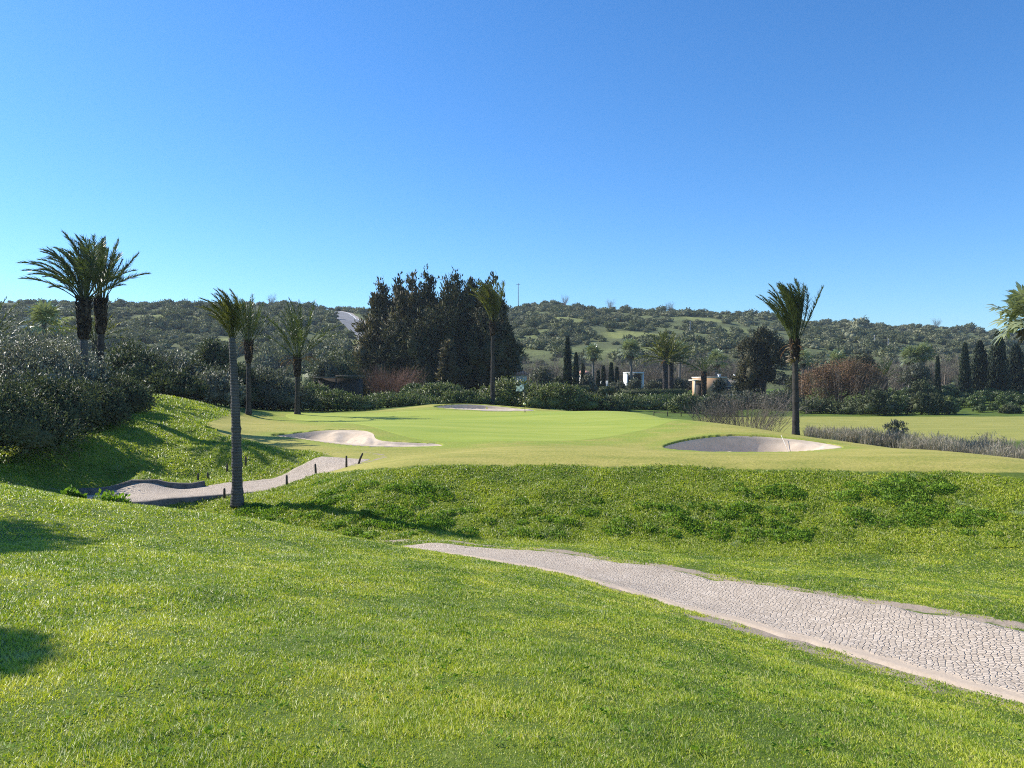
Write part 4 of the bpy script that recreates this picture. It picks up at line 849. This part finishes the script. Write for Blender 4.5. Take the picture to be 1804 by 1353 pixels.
# russet tree
b = at(1482, 108); h = ht(636, 108, b); root = thing('russet_tree', 'wide russet brown tree with thin winter leaves right of the bunker palm', 'tree', b); rng = np.random.default_rng(470); w = 140 / F * 108
lob = [(-.27 * w, 0, h * .45, w * .27, w * .25, h * .38), (.02 * w, 0, h * .62, w * .3, w * .28, h * .38), (.3 * w, 0, h * .52, w * .24, w * .24, h * .36), (.1 * w, -.1 * w, h * .34, w * .4, w * .25, h * .3)]
mk('trunk', cat([trunk(rng, h * .3, .3, .2, 0, 7, 6), limbs(rng, h * .22, [(l[0], l[1], l[2]) for l in lob], .14)]), M['bark'], root, True)
mk('crown', crown(rng, lob, 24000, .26, .10, .24, 0, .3, .6, 80), M['russet'], root); mk('twigs', twigs(rng, 150, h * .98, w * .95, 1.2, .02, 9, .5, .5), M['twig'], root)
tree('tree', 'tall dark eucalyptus like tree with ragged crown left of the bunker palm', 1345, 118, 76, 578, M['euc'], 8500, .5, .2, 471, .15, clump=.22)
tree('tree', 'dark lower tree tucked under the ragged dark tree at its left', 1322, 120, 44, 628, M['euc'], 3000, .45, .18, 472, .1)
tree('tree', 'dark green tree filling the gap right behind the bunker palm trunk', 1405, 126, 50, 655, M['laurel'], 3500, .4, .18, 473, .05)
tree('tree', 'grey olive tree standing before the pair of fan palms at right', 1616, 118, 54, 640, M['olive'], 3600, .36, .16, 474, .25)
tree('tree', 'broad dark green tree behind the russet tree top', 1520, 140, 60, 622, M['euc'], 3400, .45, .2, 475, .1)
# olives by the houses
for i, (u, Y, w, v, lab) in enumerate([(1092, 122, 30, 674, 'small olive tree at the left corner of the white house'), (1118, 120, 32, 668, 'olive tree directly before the white house wall'), (1150, 122, 30, 672, 'olive tree between white house and broad date palm'), (1165, 126, 30, 670, 'olive tree left behind the broad date palm trunk'), (1196, 124, 28, 668, 'olive tree at the left corner of the peach house'),  (1268, 120, 22, 668, 'dark olive tree hiding the middle of the peach house'), (1036, 118, 32, 660, 'round grey olive tree right beside the tall cypresses'), (1306, 124, 34, 668, 'olive tree at the right end of the peach house'), (955, 120, 44, 646, 'greyish tree left of the tall cypresses'), (985, 124, 30, 664, 'low dark tree at the left foot of the tall cypresses')]):
    tree('olive_tree', lab, u, Y, w, v, M['olive' if i != 9 else 'laurel'], 1900, .34, .15, 480 + i, .28, 'greybark', 5, 'olive trees among the far houses')
# cypresses
def cypress(label, u, Y, v, wpx, seed, group='cypresses'):
    rng = np.random.default_rng(seed); b = at(u, Y); h = ht(v, Y, b); R = wpx / 2 / F * Y; root = thing('cypress', label, 'tree', b, 0, group)
    mk('trunk', trunk(rng, h * .3, R * .2, R * .12, 0, 6, 5), M['bark'], root, True)
    c = spire(rng, h * .97, R, int(2200 + 120 * h), .42, .16, .55, .16, 2.2, .12); c[0][:, 2] += h * .03
    mk('crown', c, M['cypress'], root)
for i, (u, Y, v, w, lab) in enumerate([(1000, 118, 593, 17, 'tallest slim cypress left of the far houses'), (1015, 117, 622, 11, 'thinner cypress right beside the tallest slim cypress'), (1027, 135, 642, 8, 'small distant cypress top behind the round olive'), (1054, 126, 654, 7, 'tiny cypress under the leftmost fan palm'), (1063, 128, 646, 8, 'small cypress second in the row left of the white house'), (1077, 126, 640, 11, 'stoutest small cypress in the row left of the white house'), (1087, 127, 648, 8, 'small cypress closest to the white house'), (1652, 122, 628, 9, 'thin lone cypress right of the olive and fan palm pair'), (1700, 128, 604, 22, 'columnar dark cypress, leftmost of the group at right')]):
    cypress(lab, u, Y, v, w, 500 + i)
for i, (u, Y, v, w, lab) in enumerate([(1726, 130, 600, 40, 'ragged dark cypress with thin tip in the group at right'), (1758, 128, 583, 44, 'tallest broad dark cypress in the group at right'), (1790, 131, 606, 44, 'dark broad cypress behind the fan palm at the right edge')]):
    cypress(lab, u, Y, v, w, 515 + i)
# bare tree belt
rng = np.random.default_rng(530); bare = []
for k in range(5):
    bare.append(mesh('bare_tree', *cat([trunk(rng, 3.5, .14, .1, 0, 5, 5), twigs(rng, 46, 8, 5.0, 1.7, .034, 16, .3, .1)]), M['twig']))
us = list(np.linspace(915, 985, 7)) + list(np.linspace(1035, 1345, 26)) + list(np.linspace(1555, 1700, 12)) + [1730, 1770]
for k, u in enumerate(us):
    Y = rng.uniform(142, 158); b = at(u + rng.normal() * 4, Y); s = ht(rng.uniform(618, 640), Y, b) / 8
    o = put('bare_tree', bare[k % 5], None, b, rng.random() * 6.28, (s * 1.15, s * 1.15, s)); tag(o, 'leafless grey brown tree in the bare belt at the foot of the hill', 'tree', 'bare trees at the foot of the hill')
# grove on the right
gm = []
rng = np.random.default_rng(540)
for k in range(4):
    lb = [(0, 0, .52, .42, .42, .44), (-.3, .1, .45, .3, .3, .36), (.3, -.1, .42, .32, .3, .36), (0, -.25, .38, .34, .3, .34), (.1, .25, .5, .3, .3, .36)]
    c3 = crown(rng, lb, 2300, .105, .05, .24, .6, .25, .7, 22); gm.append(mesh('grove_bush', c3[0], c3[1], M['citrus'], on=c3[2]))
sp = []
for row, (Y, v, n, u0, u1) in enumerate([(103, 706, 6, 1640, 1830), (110, 697, 8, 1590, 1830), (118, 689, 9, 1570, 1830), (126, 683, 9, 1600, 1830), (134, 679, 8, 1610, 1830)]):
    for k in range(n): sp.append((u0 + (u1 - u0) * (k + rng.uniform(-.3, .3)) / (n - 1), Y + rng.uniform(-2, 2), v + rng.uniform(-3, 6)))
for k, (u, Y, v) in enumerate(sp):
    b = at(u, Y, .1); s = ht(v, Y, b); o = put('grove_bush', gm[k % 4], None, b, rng.random() * 6.28, (s * rng.uniform(1.1, 1.5), s * 1.2, s)); tag(o, 'bushy green grove tree in the rows below the cypresses at right', 'shrub', 'grove trees at the right')
for i, (u, Y, w, v, m_, lab) in enumerate([(1546, 96, 44, 690, 'laurel', 'upright dark bush on the field edge right of the russet tree'), (1576, 98, 30, 696, 'hedge', 'green bush close right of the upright dark bush'), (1621, 97, 30, 692, 'laurel', 'round dark bush on the field edge, left of two alike'), (1648, 97, 28, 693, 'laurel', 'round dark bush on the field edge, right of two alike'), (1672, 98, 26, 698, 'hedge', 'smaller grey green bush right of the two round dark bushes'), (1622, 112, 36, 672, 'laurel', 'dark clump in front of the grey olive at right'), (1440, 102, 60, 704, 'laurel', 'low dark undergrowth at the left foot of the russet tree'), (1510, 100, 70, 706, 'laurel', 'low dark undergrowth at the right foot of the russet tree'), (1778, 99, 22, 716, 'laurel', 'small bush at the field edge near the right side')]):
    shrub('shrub', lab, 'shrub', u, Y, w, v, M[m_], 3200, .3, .14, 550 + i, .9, 3, clump=.24)
rng = np.random.default_rng(560); b = at(1577, 55)
tag(mk('shrub', cat([crown(rng, [(-.5, 0, .9, .35, .3, .75), (0, 0, 1.0, .35, .3, .85), (.5, 0, .9, .4, .3, .8), (.1, -.1, .5, .8, .4, .5)], 2600, .16, .06, .26, .5, .9, .5, 20)]), M['olive'], loc=b), 'small upright grey shrub standing in the dry reeds', 'shrub')
# dry reeds along the far side of the plateau edge
rng = np.random.default_rng(570)
def reed_pts(n):
    u = rng.uniform(1420, 1900, n) ; k = (u - 1420) / 480
    Y = (49 - 15 * k ** .8) + rng.uniform(-3.0, 7.5, n) * (.45 + .55 * k); return (u - U0) / F * Y, Y, k
x, y, k = reed_pts(34000); c_ = vnoise(x, y, 1.6, 61) + .5 * vnoise(x, y, .6, 62); fdd = sdist(FAIR, x, y)[0]
m_ = (rng.random(len(x)) < np.clip(.35 + c_ * .9 + k * .3, 0, 1)) & (fdd < -.7); x, y, k, c_ = x[m_], y[m_], k[m_], c_[m_]; n = len(x)
hh = (.35 + .95 * np.clip(.5 + c_, 0, 1.2) * (.35 + .65 * k)) * rng.uniform(.5, 1.2, n)
R1 = blades(np.stack([x, y, G(x, y)], 1), unit(np.stack([rng.normal(size=n) * .22 - .08, rng.normal(size=n) * .2, np.ones(n)], 1)), hh, .03, rng)
kk = rng.random(n) < .7; q = np.stack([x, y, G(x, y) + hh * rng.uniform(.45, .95, n)], 1)[kk]
R2 = blades(q, unit(rng.normal(size=(len(q), 3)) * .5 + [0, 0, .9]), .28, .03, rng)
tag(mk('dry_reeds', cat([R1, R2]), M['reed']), 'dry grey brown reeds in the hollow right of the large bunker', 'reeds', kind='stuff')
# weeds at the mound crest by the bridge
for i, (u, Y, s, lab) in enumerate([(190, 18.2, .5, 'leafy weed on the mound crest before the bridge path, left one'), (238, 18.6, .38, 'leafy weed drooping before the bridge wall, right one'), (123, 17.8, .26, 'little dark weed on the mound crest, leftmost')]):
    b = at(u, Y, .02); rng = np.random.default_rng(580 + i)
    tag(mk('weed', crown(rng, [(0, 0, s * .5, s * .6, s * .5, s * .5), (s * .6, 0, s * .3, s * .5, s * .4, s * .35)], 420, .11, .075, .35, 0, .3, .7, 12), M['weed'], loc=b), lab, 'weed')

# ------------------------------------------------------------------ hillside scrub
rng = np.random.default_rng(600); sv = []
for k in range(6):
    lb = [(0, 0, .38, .5, .5, .42)] + [(math.cos(a) * .38, math.sin(a) * .38, rng.uniform(.22, .4), .34, .34, .32) for a in rng.uniform(0, 6.28, 4)]
    sv.append(crown(rng, lb, 330, .17, .10, .3, .8, .3, .8, 9, -.2))
def hill_pts(n, rng):
    t = rng.uniform(-.86, .86, n); s = rng.random(n) ** .8
    yc = np.interp(U0 + F * t, [-600, 300, 560, 640, 900, 1000, 1400, 1804, 2400], [330, 340, 390, 400, 430, 420, 430, 470, 520])
    y = 168 + s * (yc + 12 - 168); return t * y, y, s
x, y, s_ = hill_pts(8200, rng)
rdm = (line_d(rl, x, y, 1)[0] > 8) & (meadow(x, y) < .4)
den = vnoise(x, y * .6, 22, 71) + .7 * vnoise(x, y, 9, 72)
left = ss(-x / y, -.02, .2)
m_ = rdm & (rng.random(len(x)) < np.clip(.60 + .25 * left + den * .65, .12, 1))
x, y, s_ = x[m_], y[m_], s_[m_]; z = hill_z(x, y); n = len(x)
sz = rng.gamma(4, .55, n) + .9; sz *= np.where(s_ > .95, .7, 1)
big = np.argsort(-(sz / y))
ms = [mesh('hill_shrub', v[0], v[1], M[k_m], on=v[2]) for k_m in ('scrub', 'scrub_pale') for v in sv]
for q in big[:280]:
    o = put('hill_shrub', ms[int(rng.integers(0, 12)) if rng.random() < .5 else int(rng.integers(0, 6))], None, (x[q], y[q], z[q] - .1 * sz[q]), rng.random() * 6.28, (sz[q], sz[q] * .9, sz[q] * rng.uniform(.62, .95)))
    tag(o, 'rounded bushy shrub scattered over the scrubby far hillside', 'shrub', 'shrubs on the far hillside')
parts = [[], []]
for q in big[280:]:
    v, t, o_ = sv[int(rng.integers(0, 6))]; a = rng.random() * 6.28; c_, s2 = math.cos(a), math.sin(a)
    vv = np.stack([v[:, 0] * c_ - v[:, 1] * s2, v[:, 0] * s2 + v[:, 1] * c_, v[:, 2] * rng.uniform(.6, .95)], 1) * sz[q] * .95 + [x[q], y[q], z[q] - .1 * sz[q]]
    parts[0 if rng.random() < .52 else 1].append((vv, t, np.stack([o_[:, 0] * c_ - o_[:, 1] * s2, o_[:, 0] * s2 + o_[:, 1] * c_, o_[:, 2]], 1)))
tag(mk('hillside_scrub', cat(parts[0]), M['scrub']), 'dense dark green scrub covering the far hillside', 'scrub', kind='stuff')
tag(mk('hillside_scrub_pale', cat(parts[1]), M['scrub_pale']), 'paler dry scrub covering the far hillside', 'scrub', kind='stuff')
# bare little trees on the crest
for k, (u, lab) in enumerate([(1075, ''), (1180, ''), (995, ''), (1650, ''), (478, '')]):
    Y = 418 if u > 900 else 338; p = hill_hit(u, np.interp(u, CU, CV) + 1.5); s = 1.15
    o = put('crest_tree', bare[k], None, (p[0], p[1], p[2] - .3), k, (s * .9, s * .9, s * .62)); tag(o, 'thin leafless tree standing out on the hill crest', 'tree', 'leafless trees on the hill crest')

# ------------------------------------------------------------------ buildings
def house(name, label, u, Y, rz=0): b = at(u, Y, .1); return thing(name, label, 'house', b, rz), b
k_ = lambda px, Y: px / F * Y
root, b = house('white_house', 'white flat roofed house with square opening behind the small olives', 1116, 134); Y = 134; w = k_(30, Y); h = ht(658, Y, b)
mk('wall', cat([box(-w * .46, 0, h / 2, w * .08, 4.0, h), box(w * .46, 0, h / 2, w * .08, 4.0, h), box(0, 2.0, h / 2, w, .2, h), box(0, -.5, h * .25, w * .84, .2, h * .5)]), M['white'], root)
mk('roof', box(0, 0, h + .12, w * 1.02, 4.3, .24), M['white'], root)
mk('window', box(0, -.6, h * .7, w * .8, .06, h * .36), M['glass'], root)
root, b = house('peach_house', 'low peach coloured flat roofed house with terrace canopy at left', 1259, 132, .05); Y = 132; h = ht(666, Y, b); w = k_(84, Y)
mk('wall', box(-w * .12, 0, h / 2, w * .5, 6, h), M['peach'], root)
mk('side_wing', box(w * .32, .5, h * .46, w * .37, 5, h * .92), M['greywall'], root)
mk('roof', cat([box(-w * .12, 0, h + .1, w * .52, 6.3, .2), box(w * .32, .5, h * .92 + .09, w * .39, 5.3, .18)]), M['cream'], root)
mk('terrace_canopy', cat([box(-w * .44, -.6, h * .9, w * .15, 3.5, .22), box(-w * .5, -2.2, h * .44, .22, .22, h * .86)]), M['cream'], root)
wn = mk('window', box(w * .2, -2.03, h * .45, 1.6, .06, 1.2), M['glass'], root); mk('window_frame', cat([box(w * .2, -2.06, h * .45 + .65, 1.8, .08, .1), box(w * .2, -2.06, h * .45 - .65, 1.8, .08, .1)]), M['cream'], wn)
mk('doorway', box(-w * .395, -1.2, h * .4, .5, 2.6, h * .7), M['dark'], root)
for dx in (.12, .46): mk('chimney', cat([box(w * dx, .6, h + .3, .34, .34, .6), box(w * dx, .6, h + .64, .46, .46, .1)]), M['white'], root)
def hip(w, d, h0, rh, ov=.4):
    W, D_ = w / 2 + ov, d / 2 + ov
    V = np.array([(-W, -D_, h0), (W, -D_, h0), (W, D_, h0), (-W, D_, h0), (-W * .45, 0, h0 + rh), (W * .45, 0, h0 + rh)])
    return V, np.array([(0, 1, 5), (0, 5, 4), (1, 2, 5), (2, 3, 4), (2, 4, 5), (3, 0, 4), (0, 2, 1), (0, 3, 2)])
root, b = house('tiled_house', 'house with terracotta tiled roof peeping over the hedge behind the flag', 908, 112); h = ht(661, 112, b)
mk('wall', box(0, 0, h / 2, 3.2, 4, h), M['cream'], root); mk('roof', hip(3.2, 4, h, .85), M['tile'], root)
root, b = house('tiled_house', 'small pinkish tiled house glimpsed behind the round olive by the cypresses', 1028, 138); h = ht(660, 138, b)
mk('wall', box(0, 0, h / 2, 2.4, 4, h), M['cream'], root); mk('roof', hip(2.4, 4, h, .7, .2), M['tile'], root)
root, b = house('garden_wall', 'low white garden wall between the small cypresses', 1070, 133); root['category'] = 'wall'; h = ht(671, 133, b)
mk('wall', cat([box(0, 0, h / 2, 3.6, .3, h)]), M['white'], root); mk('coping', box(0, 0, h + .05, 3.7, .4, .1), M['cream'], root)
b = at(598, 80); h = ht(661, 80, b); root = thing('shed', 'dark flat roofed shed half hidden behind the hedge left of the conifers', 'shed', b); w = k_(78, 80)
mk('wall', box(0, .6, h * .45, w * .92, 2.2, h * .9), M['dark'], root); mk('roof', cat([box(-w * .25, 0, h * .93, w * .5, 3.6, .1), box(w * .25, 0, h * .97, w * .5, 3.6, .1)]), M['stone'], root)
for dx in (-.48, 0, .48): mk('post', box(w * dx, -1.5, h * .45, .12, .12, h * .88), M['dark'], root)

# ------------------------------------------------------------------ poles, fence, flag, rake, stakes, bridge walls
def utility(label, u, v0, v1, p=None, arm=1.2):
    q = hill_hit(u, v1) if p is None else p; h = (v1 - v0) / F * q[1]; root = thing('utility_pole', label, 'pole', (q[0], q[1], q[2] - .3), 0, 'utility poles on the hill')
    rng = np.random.default_rng(int(u)); mk('pole', trunk(rng, h + .3, .24, .16, 0, 7, 5, .05), M['pole'], root, True)
    mk('crossarm', cat([box(0, 0, h - .35, arm * 1.7, .16, .16)] + [tube(np.array([(dx, 0, h - .27), (dx, 0, h - .02)]), [.07, .05], 6) for dx in (-arm * .75, 0, arm * .75)]), M['dark'], root)
utility('tall utility pole on the crest right of the conifer clump', 913, 499, 543); utility('faint utility pole low on the hill, left of two at right', 1541, 590, 612); utility('faint utility pole low on the hill, right of two at right', 1565, 596, 616); utility('faint utility pole halfway up the hill above the broad palm', 1216, 566, 588)
b = at(1490, 100); root = thing('rail_fence', 'low dark rail fence along the far edge of the right field', 'fence', b)
fx = [(1420, 99), (1456, 100), (1485, 100), (1525, 100), (1556, 100)]; rp = []
for u, Y in fx:
    q = at(u, Y); l = np.array(q) - b; o = mk('post', tube(np.array([l, l + [0, 0, .62], l + [0, 0, .68]]), [.06, .055, .02], 6), M['stake'], root); rp.append(l + [0, 0, .45])
mk('rail', cat([tube(np.array(rp), .035, 5)]), M['stake'], root)
b = at(1200, 84); root = thing('rail_fence', 'low rail fence behind the green beside the twig bush', 'fence', b); rp = []
for u in (1152, 1176, 1200, 1222, 1245):
    q = at(u, 84); l = np.array(q) - b; mk('post', tube(np.array([l, l + [0, 0, .5], l + [0, 0, .55]]), [.05, .045, .02], 6), M['stake'], root); rp.append(l + [0, 0, .36])
mk('rail', tube(np.array(rp), .035, 5), M['stake'], root)
# flag
b = at(924, 63.6); hp = ht(677, 63.6, b); root = thing('flagstick', 'dark golf flagstick with chequered flag and pale ball marker on the green', 'flagstick', b)
mk('pole', tube(np.array([(0.04, 0, -.02), (.02, 0, hp * .5), (-.05, 0, hp)]), [.022, .018, .013], 8), M['flagpole'], root, True)
gu, gv_ = np.meshgrid(np.linspace(0, 1, 15), np.linspace(0, 1, 9)); fz = hp - .02 - gv_ * .48 - gu * .12 + .04 * np.sin(gu * 7 + gv_ * 2); fxx = -.05 - gu * .64 + .03 * np.sin(gv_ * 4); fy = .07 * np.sin(gu * 8 + gv_ * 2) * gu
fvv = np.stack([fxx.ravel(), fy.ravel(), fz.ravel()], 1); ii = np.arange(8)[:, None] * 15; jj = np.arange(14)[None]
ft = np.concatenate([np.stack([ii + jj, ii + jj + 1, ii + 16 + jj], -1).reshape(-1, 3), np.stack([ii + jj, ii + 16 + jj, ii + 15 + jj], -1).reshape(-1, 3)])
fm = mk('flag', (fvv, ft), M['flag'], root, True)
sph = ICO_V; mid = (ICO_V[ICO_T].mean(1)); mk('ball_marker', (np.array([(.0, 0, hp * .3)]) + unit(np.vstack([ICO_V])) * .13, ICO_T), M['yellow'], root, True)
mk('cup_rim', tube(np.array([(.04, 0, -.01), (.04, 0, .05)]), [.1, .1], 12), M['flagpole'], root)
# rake lying in the large bunker
q0 = at(1394, 38.3); x0, y0 = q0[0], q0[1]; zz = Hs(x0, y0) + .22; root = thing('bunker_rake', 'bunker rake with pale handle lying on the sand of the large bunker', 'rake', (x0, y0, zz))
hx, hy = (1376 - U0) / F * 39.15, 39.15; hz = Hs(hx, hy) + .12
mk('handle', tube(np.array([(0, 0, .02), (hx - x0, hy - y0, hz - zz + .15)]), [.014, .012], 6), M['rake'], root)
mk('head', cat([box(0, 0, .03, .62, .07, .05, .25)] + [tube(np.array([(dx, dx * .25, .0), (dx, dx * .25, -.08)]), [.012, .006], 4) for dx in np.linspace(-.28, .28, 9)]), M['rakehead'], root)
# stakes beside the bridge path
def stake(label, x, y, h, lean, grp):
    root = bpy.data.objects
    o = mk('wooden_stake', cat([tube(np.array([(0, 0, -.1), (lean * .5, 0, h * .5), (lean * .95, 0, h * .93), (lean, 0, h)]), [.045, .042, .038, .015], 7)]), M['stake'], loc=(x, y, gz(x, y))); tag(o, label, 'stake', grp)
def bz(k, side, off):
    i = int(k * (len(BRIDGE) - 1)); d_ = unit(BRIDGE[min(i + 1, len(BRIDGE) - 1)] - BRIDGE[max(i - 1, 0)]); n_ = np.array([-d_[1], d_[0]]); return BRIDGE[i] + n_ * side * off
NEARK = [(-10.0, 26.9, .36, 0, 'first short stake left of the nearest palm trunk on the near path edge'), (-8.3, 28.5, .40, 0, 'first stake right of the nearest palm trunk on the near path edge'), (-7.45, 29.4, .44, -.03, 'second stake right of the nearest palm trunk on the near path edge'), (-6.55, 30.6, .46, 0, 'third stake right of the nearest palm trunk on the near path edge'), (-6.2, 31.1, .44, .2, 'leaning stake at the right end of the near path edge')]
for x, y, h, ln, lab in NEARK: stake(lab, x, y, h, ln, 'stakes along the near path edge')
for u, Y, h, lab in [(349, 32.0, .3, 'leftmost stake on the far path edge'), (366, 32.2, .28, 'second stake from left on the far path edge'), (400, 32.6, .34, 'third stake on the far path edge, just left of the palm trunk'), (433, 33.0, .42, 'stake on the far path edge just right of the palm trunk')]:
    x, y, z = at(u, Y); stake(lab, x, y, h, 0, 'stakes along the far path edge')
def low_wall(label, line, th, z0, z1):
    d_ = unit(np.gradient(line, axis=0)); n_ = np.stack([-d_[:, 1], d_[:, 0]], 1); V = []
    rng = np.random.default_rng(int(abs(line[0, 0]) * 10))
    for i, p in enumerate(line):
        zt = z1(p) + rng.normal() * .012; zb = z0(p)
        for s, z in ((-1, zb), (-1, zt), (1, zt), (1, zb)): V.append((*(p + n_[i] * s * th / 2), z))
    T = []
    for i in range(len(line) - 1):
        for a, c in ((0, 1), (1, 2), (2, 3)): T += [(i * 4 + a, i * 4 + 4 + a, i * 4 + 4 + c), (i * 4 + a, i * 4 + 4 + c, i * 4 + c)]
    e = (len(line) - 1) * 4; T += [(0, 1, 2), (0, 2, 3), (e, e + 2, e + 1), (e, e + 3, e + 2)]
    o = mk('stone_wall', (np.array(V), np.array(T)), M['stone']); tag(o, label, 'wall'); return o
def offs(line, d):
    dd = unit(np.gradient(line, axis=0)); return line + np.stack([-dd[:, 1], dd[:, 0]], 1) * d
nb_ = len(BRIDGE)
ln = offs(BRIDGE, -1.66)[int(nb_ * .08):int(nb_ * .55):4]
low_wall('rough stone wall carrying the near edge of the bridge path over the ditch', ln, .3, lambda p: gz(p[0], p[1]) - 1.2, lambda p: gz(*offs_mid(p)) + .07 if False else gz(p[0] - .35 * .62, p[1] + .35 * .78) + .07)
ln = offs(BRIDGE, 1.62)[int(nb_ * .0):int(nb_ * .5):4]
low_wall('low curved stone kerb along the far edge of the bridge path', ln, .3, lambda p: gz(p[0], p[1]) - .4, lambda p: gz(p[0] + .2, p[1] - .34) + .22)

# ------------------------------------------------------------------ air
hm, hnt, hout = newmat('haze_air'); pv = hnt.nodes.new('ShaderNodeVolumePrincipled'); pv.inputs['Color'].default_value = (.80, .90, 1.0, 1); pv.inputs['Density'].default_value = HAZE; pv.inputs['Anisotropy'].default_value = .2
hnt.links.new(pv.outputs[0], hout.inputs['Volume'])
hz = mk('haze', box(0, 440, 21.5, 3400, 1000, 71), hm); tag(hz, kind='stuff')

# ------------------------------------------------------------------ light, sky, camera
w = bpy.data.worlds.new('World'); sc.world = w; w.use_nodes = True; nt = w.node_tree; nt.nodes.clear()
sk_ = nt.nodes.new('ShaderNodeTexSky'); sk_.sky_type = 'NISHITA'; sk_.sun_disc = False
el = math.asin(SUN[2]); sk_.sun_elevation = el; sk_.sun_rotation = math.atan2(SUN[0], SUN[1])
sk_.altitude = 100; sk_.air_density = 1.0; sk_.dust_density = .2; sk_.ozone_density = 2.0
hs = nt.nodes.new('ShaderNodeHueSaturation'); hs.inputs['Saturation'].default_value = 1.1; nt.links.new(mix(nt, 1.0, sk_.outputs[0], (.67, .915, 1.2), 'MULTIPLY'), hs.inputs['Color'])
bg = nt.nodes.new('ShaderNodeBackground'); bg.inputs['Strength'].default_value = .112; nt.links.new(hs.outputs[0], bg.inputs['Color'])
ow = nt.nodes.new('ShaderNodeOutputWorld'); nt.links.new(bg.outputs[0], ow.inputs['Surface'])
sl = bpy.data.lights.new('sun', 'SUN'); sl.energy = 5.0; sl.angle = math.radians(.53); sl.color = (1.0, .95, .86)
so = bpy.data.objects.new('sun', sl); COL.objects.link(so); so.rotation_euler = Vector(-SUN).to_track_quat('-Z', 'Y').to_euler(); so.location = (-60, 30, 60)
cam = bpy.data.cameras.new('camera'); cam.sensor_width = 36; cam.lens = F / 1804 * 36; cam.clip_start = .1; cam.clip_end = 6000
cam.shift_y = (V0 - 676.5) / 1804
co = bpy.data.objects.new('camera', cam); COL.objects.link(co); co.location = (0, 0, 0); co.rotation_euler = (math.radians(90), 0, 0); sc.camera = co
sc.view_settings.view_transform = 'Standard'; sc.view_settings.look = 'None'; sc.view_settings.exposure = 0.52; sc.view_settings.gamma = 1
sc.render.engine = 'CYCLES'; sc.cycles.max_bounces = 6; sc.cycles.transparent_max_bounces = 6; sc.cycles.use_denoising = False; sc.cycles.pixel_filter_type = 'BLACKMAN_HARRIS'; sc.cycles.filter_width = 1.05; sc.cycles.volume_bounces = 0; sc.cycles.sample_clamp_direct = 5; sc.cycles.sample_clamp_indirect = 2
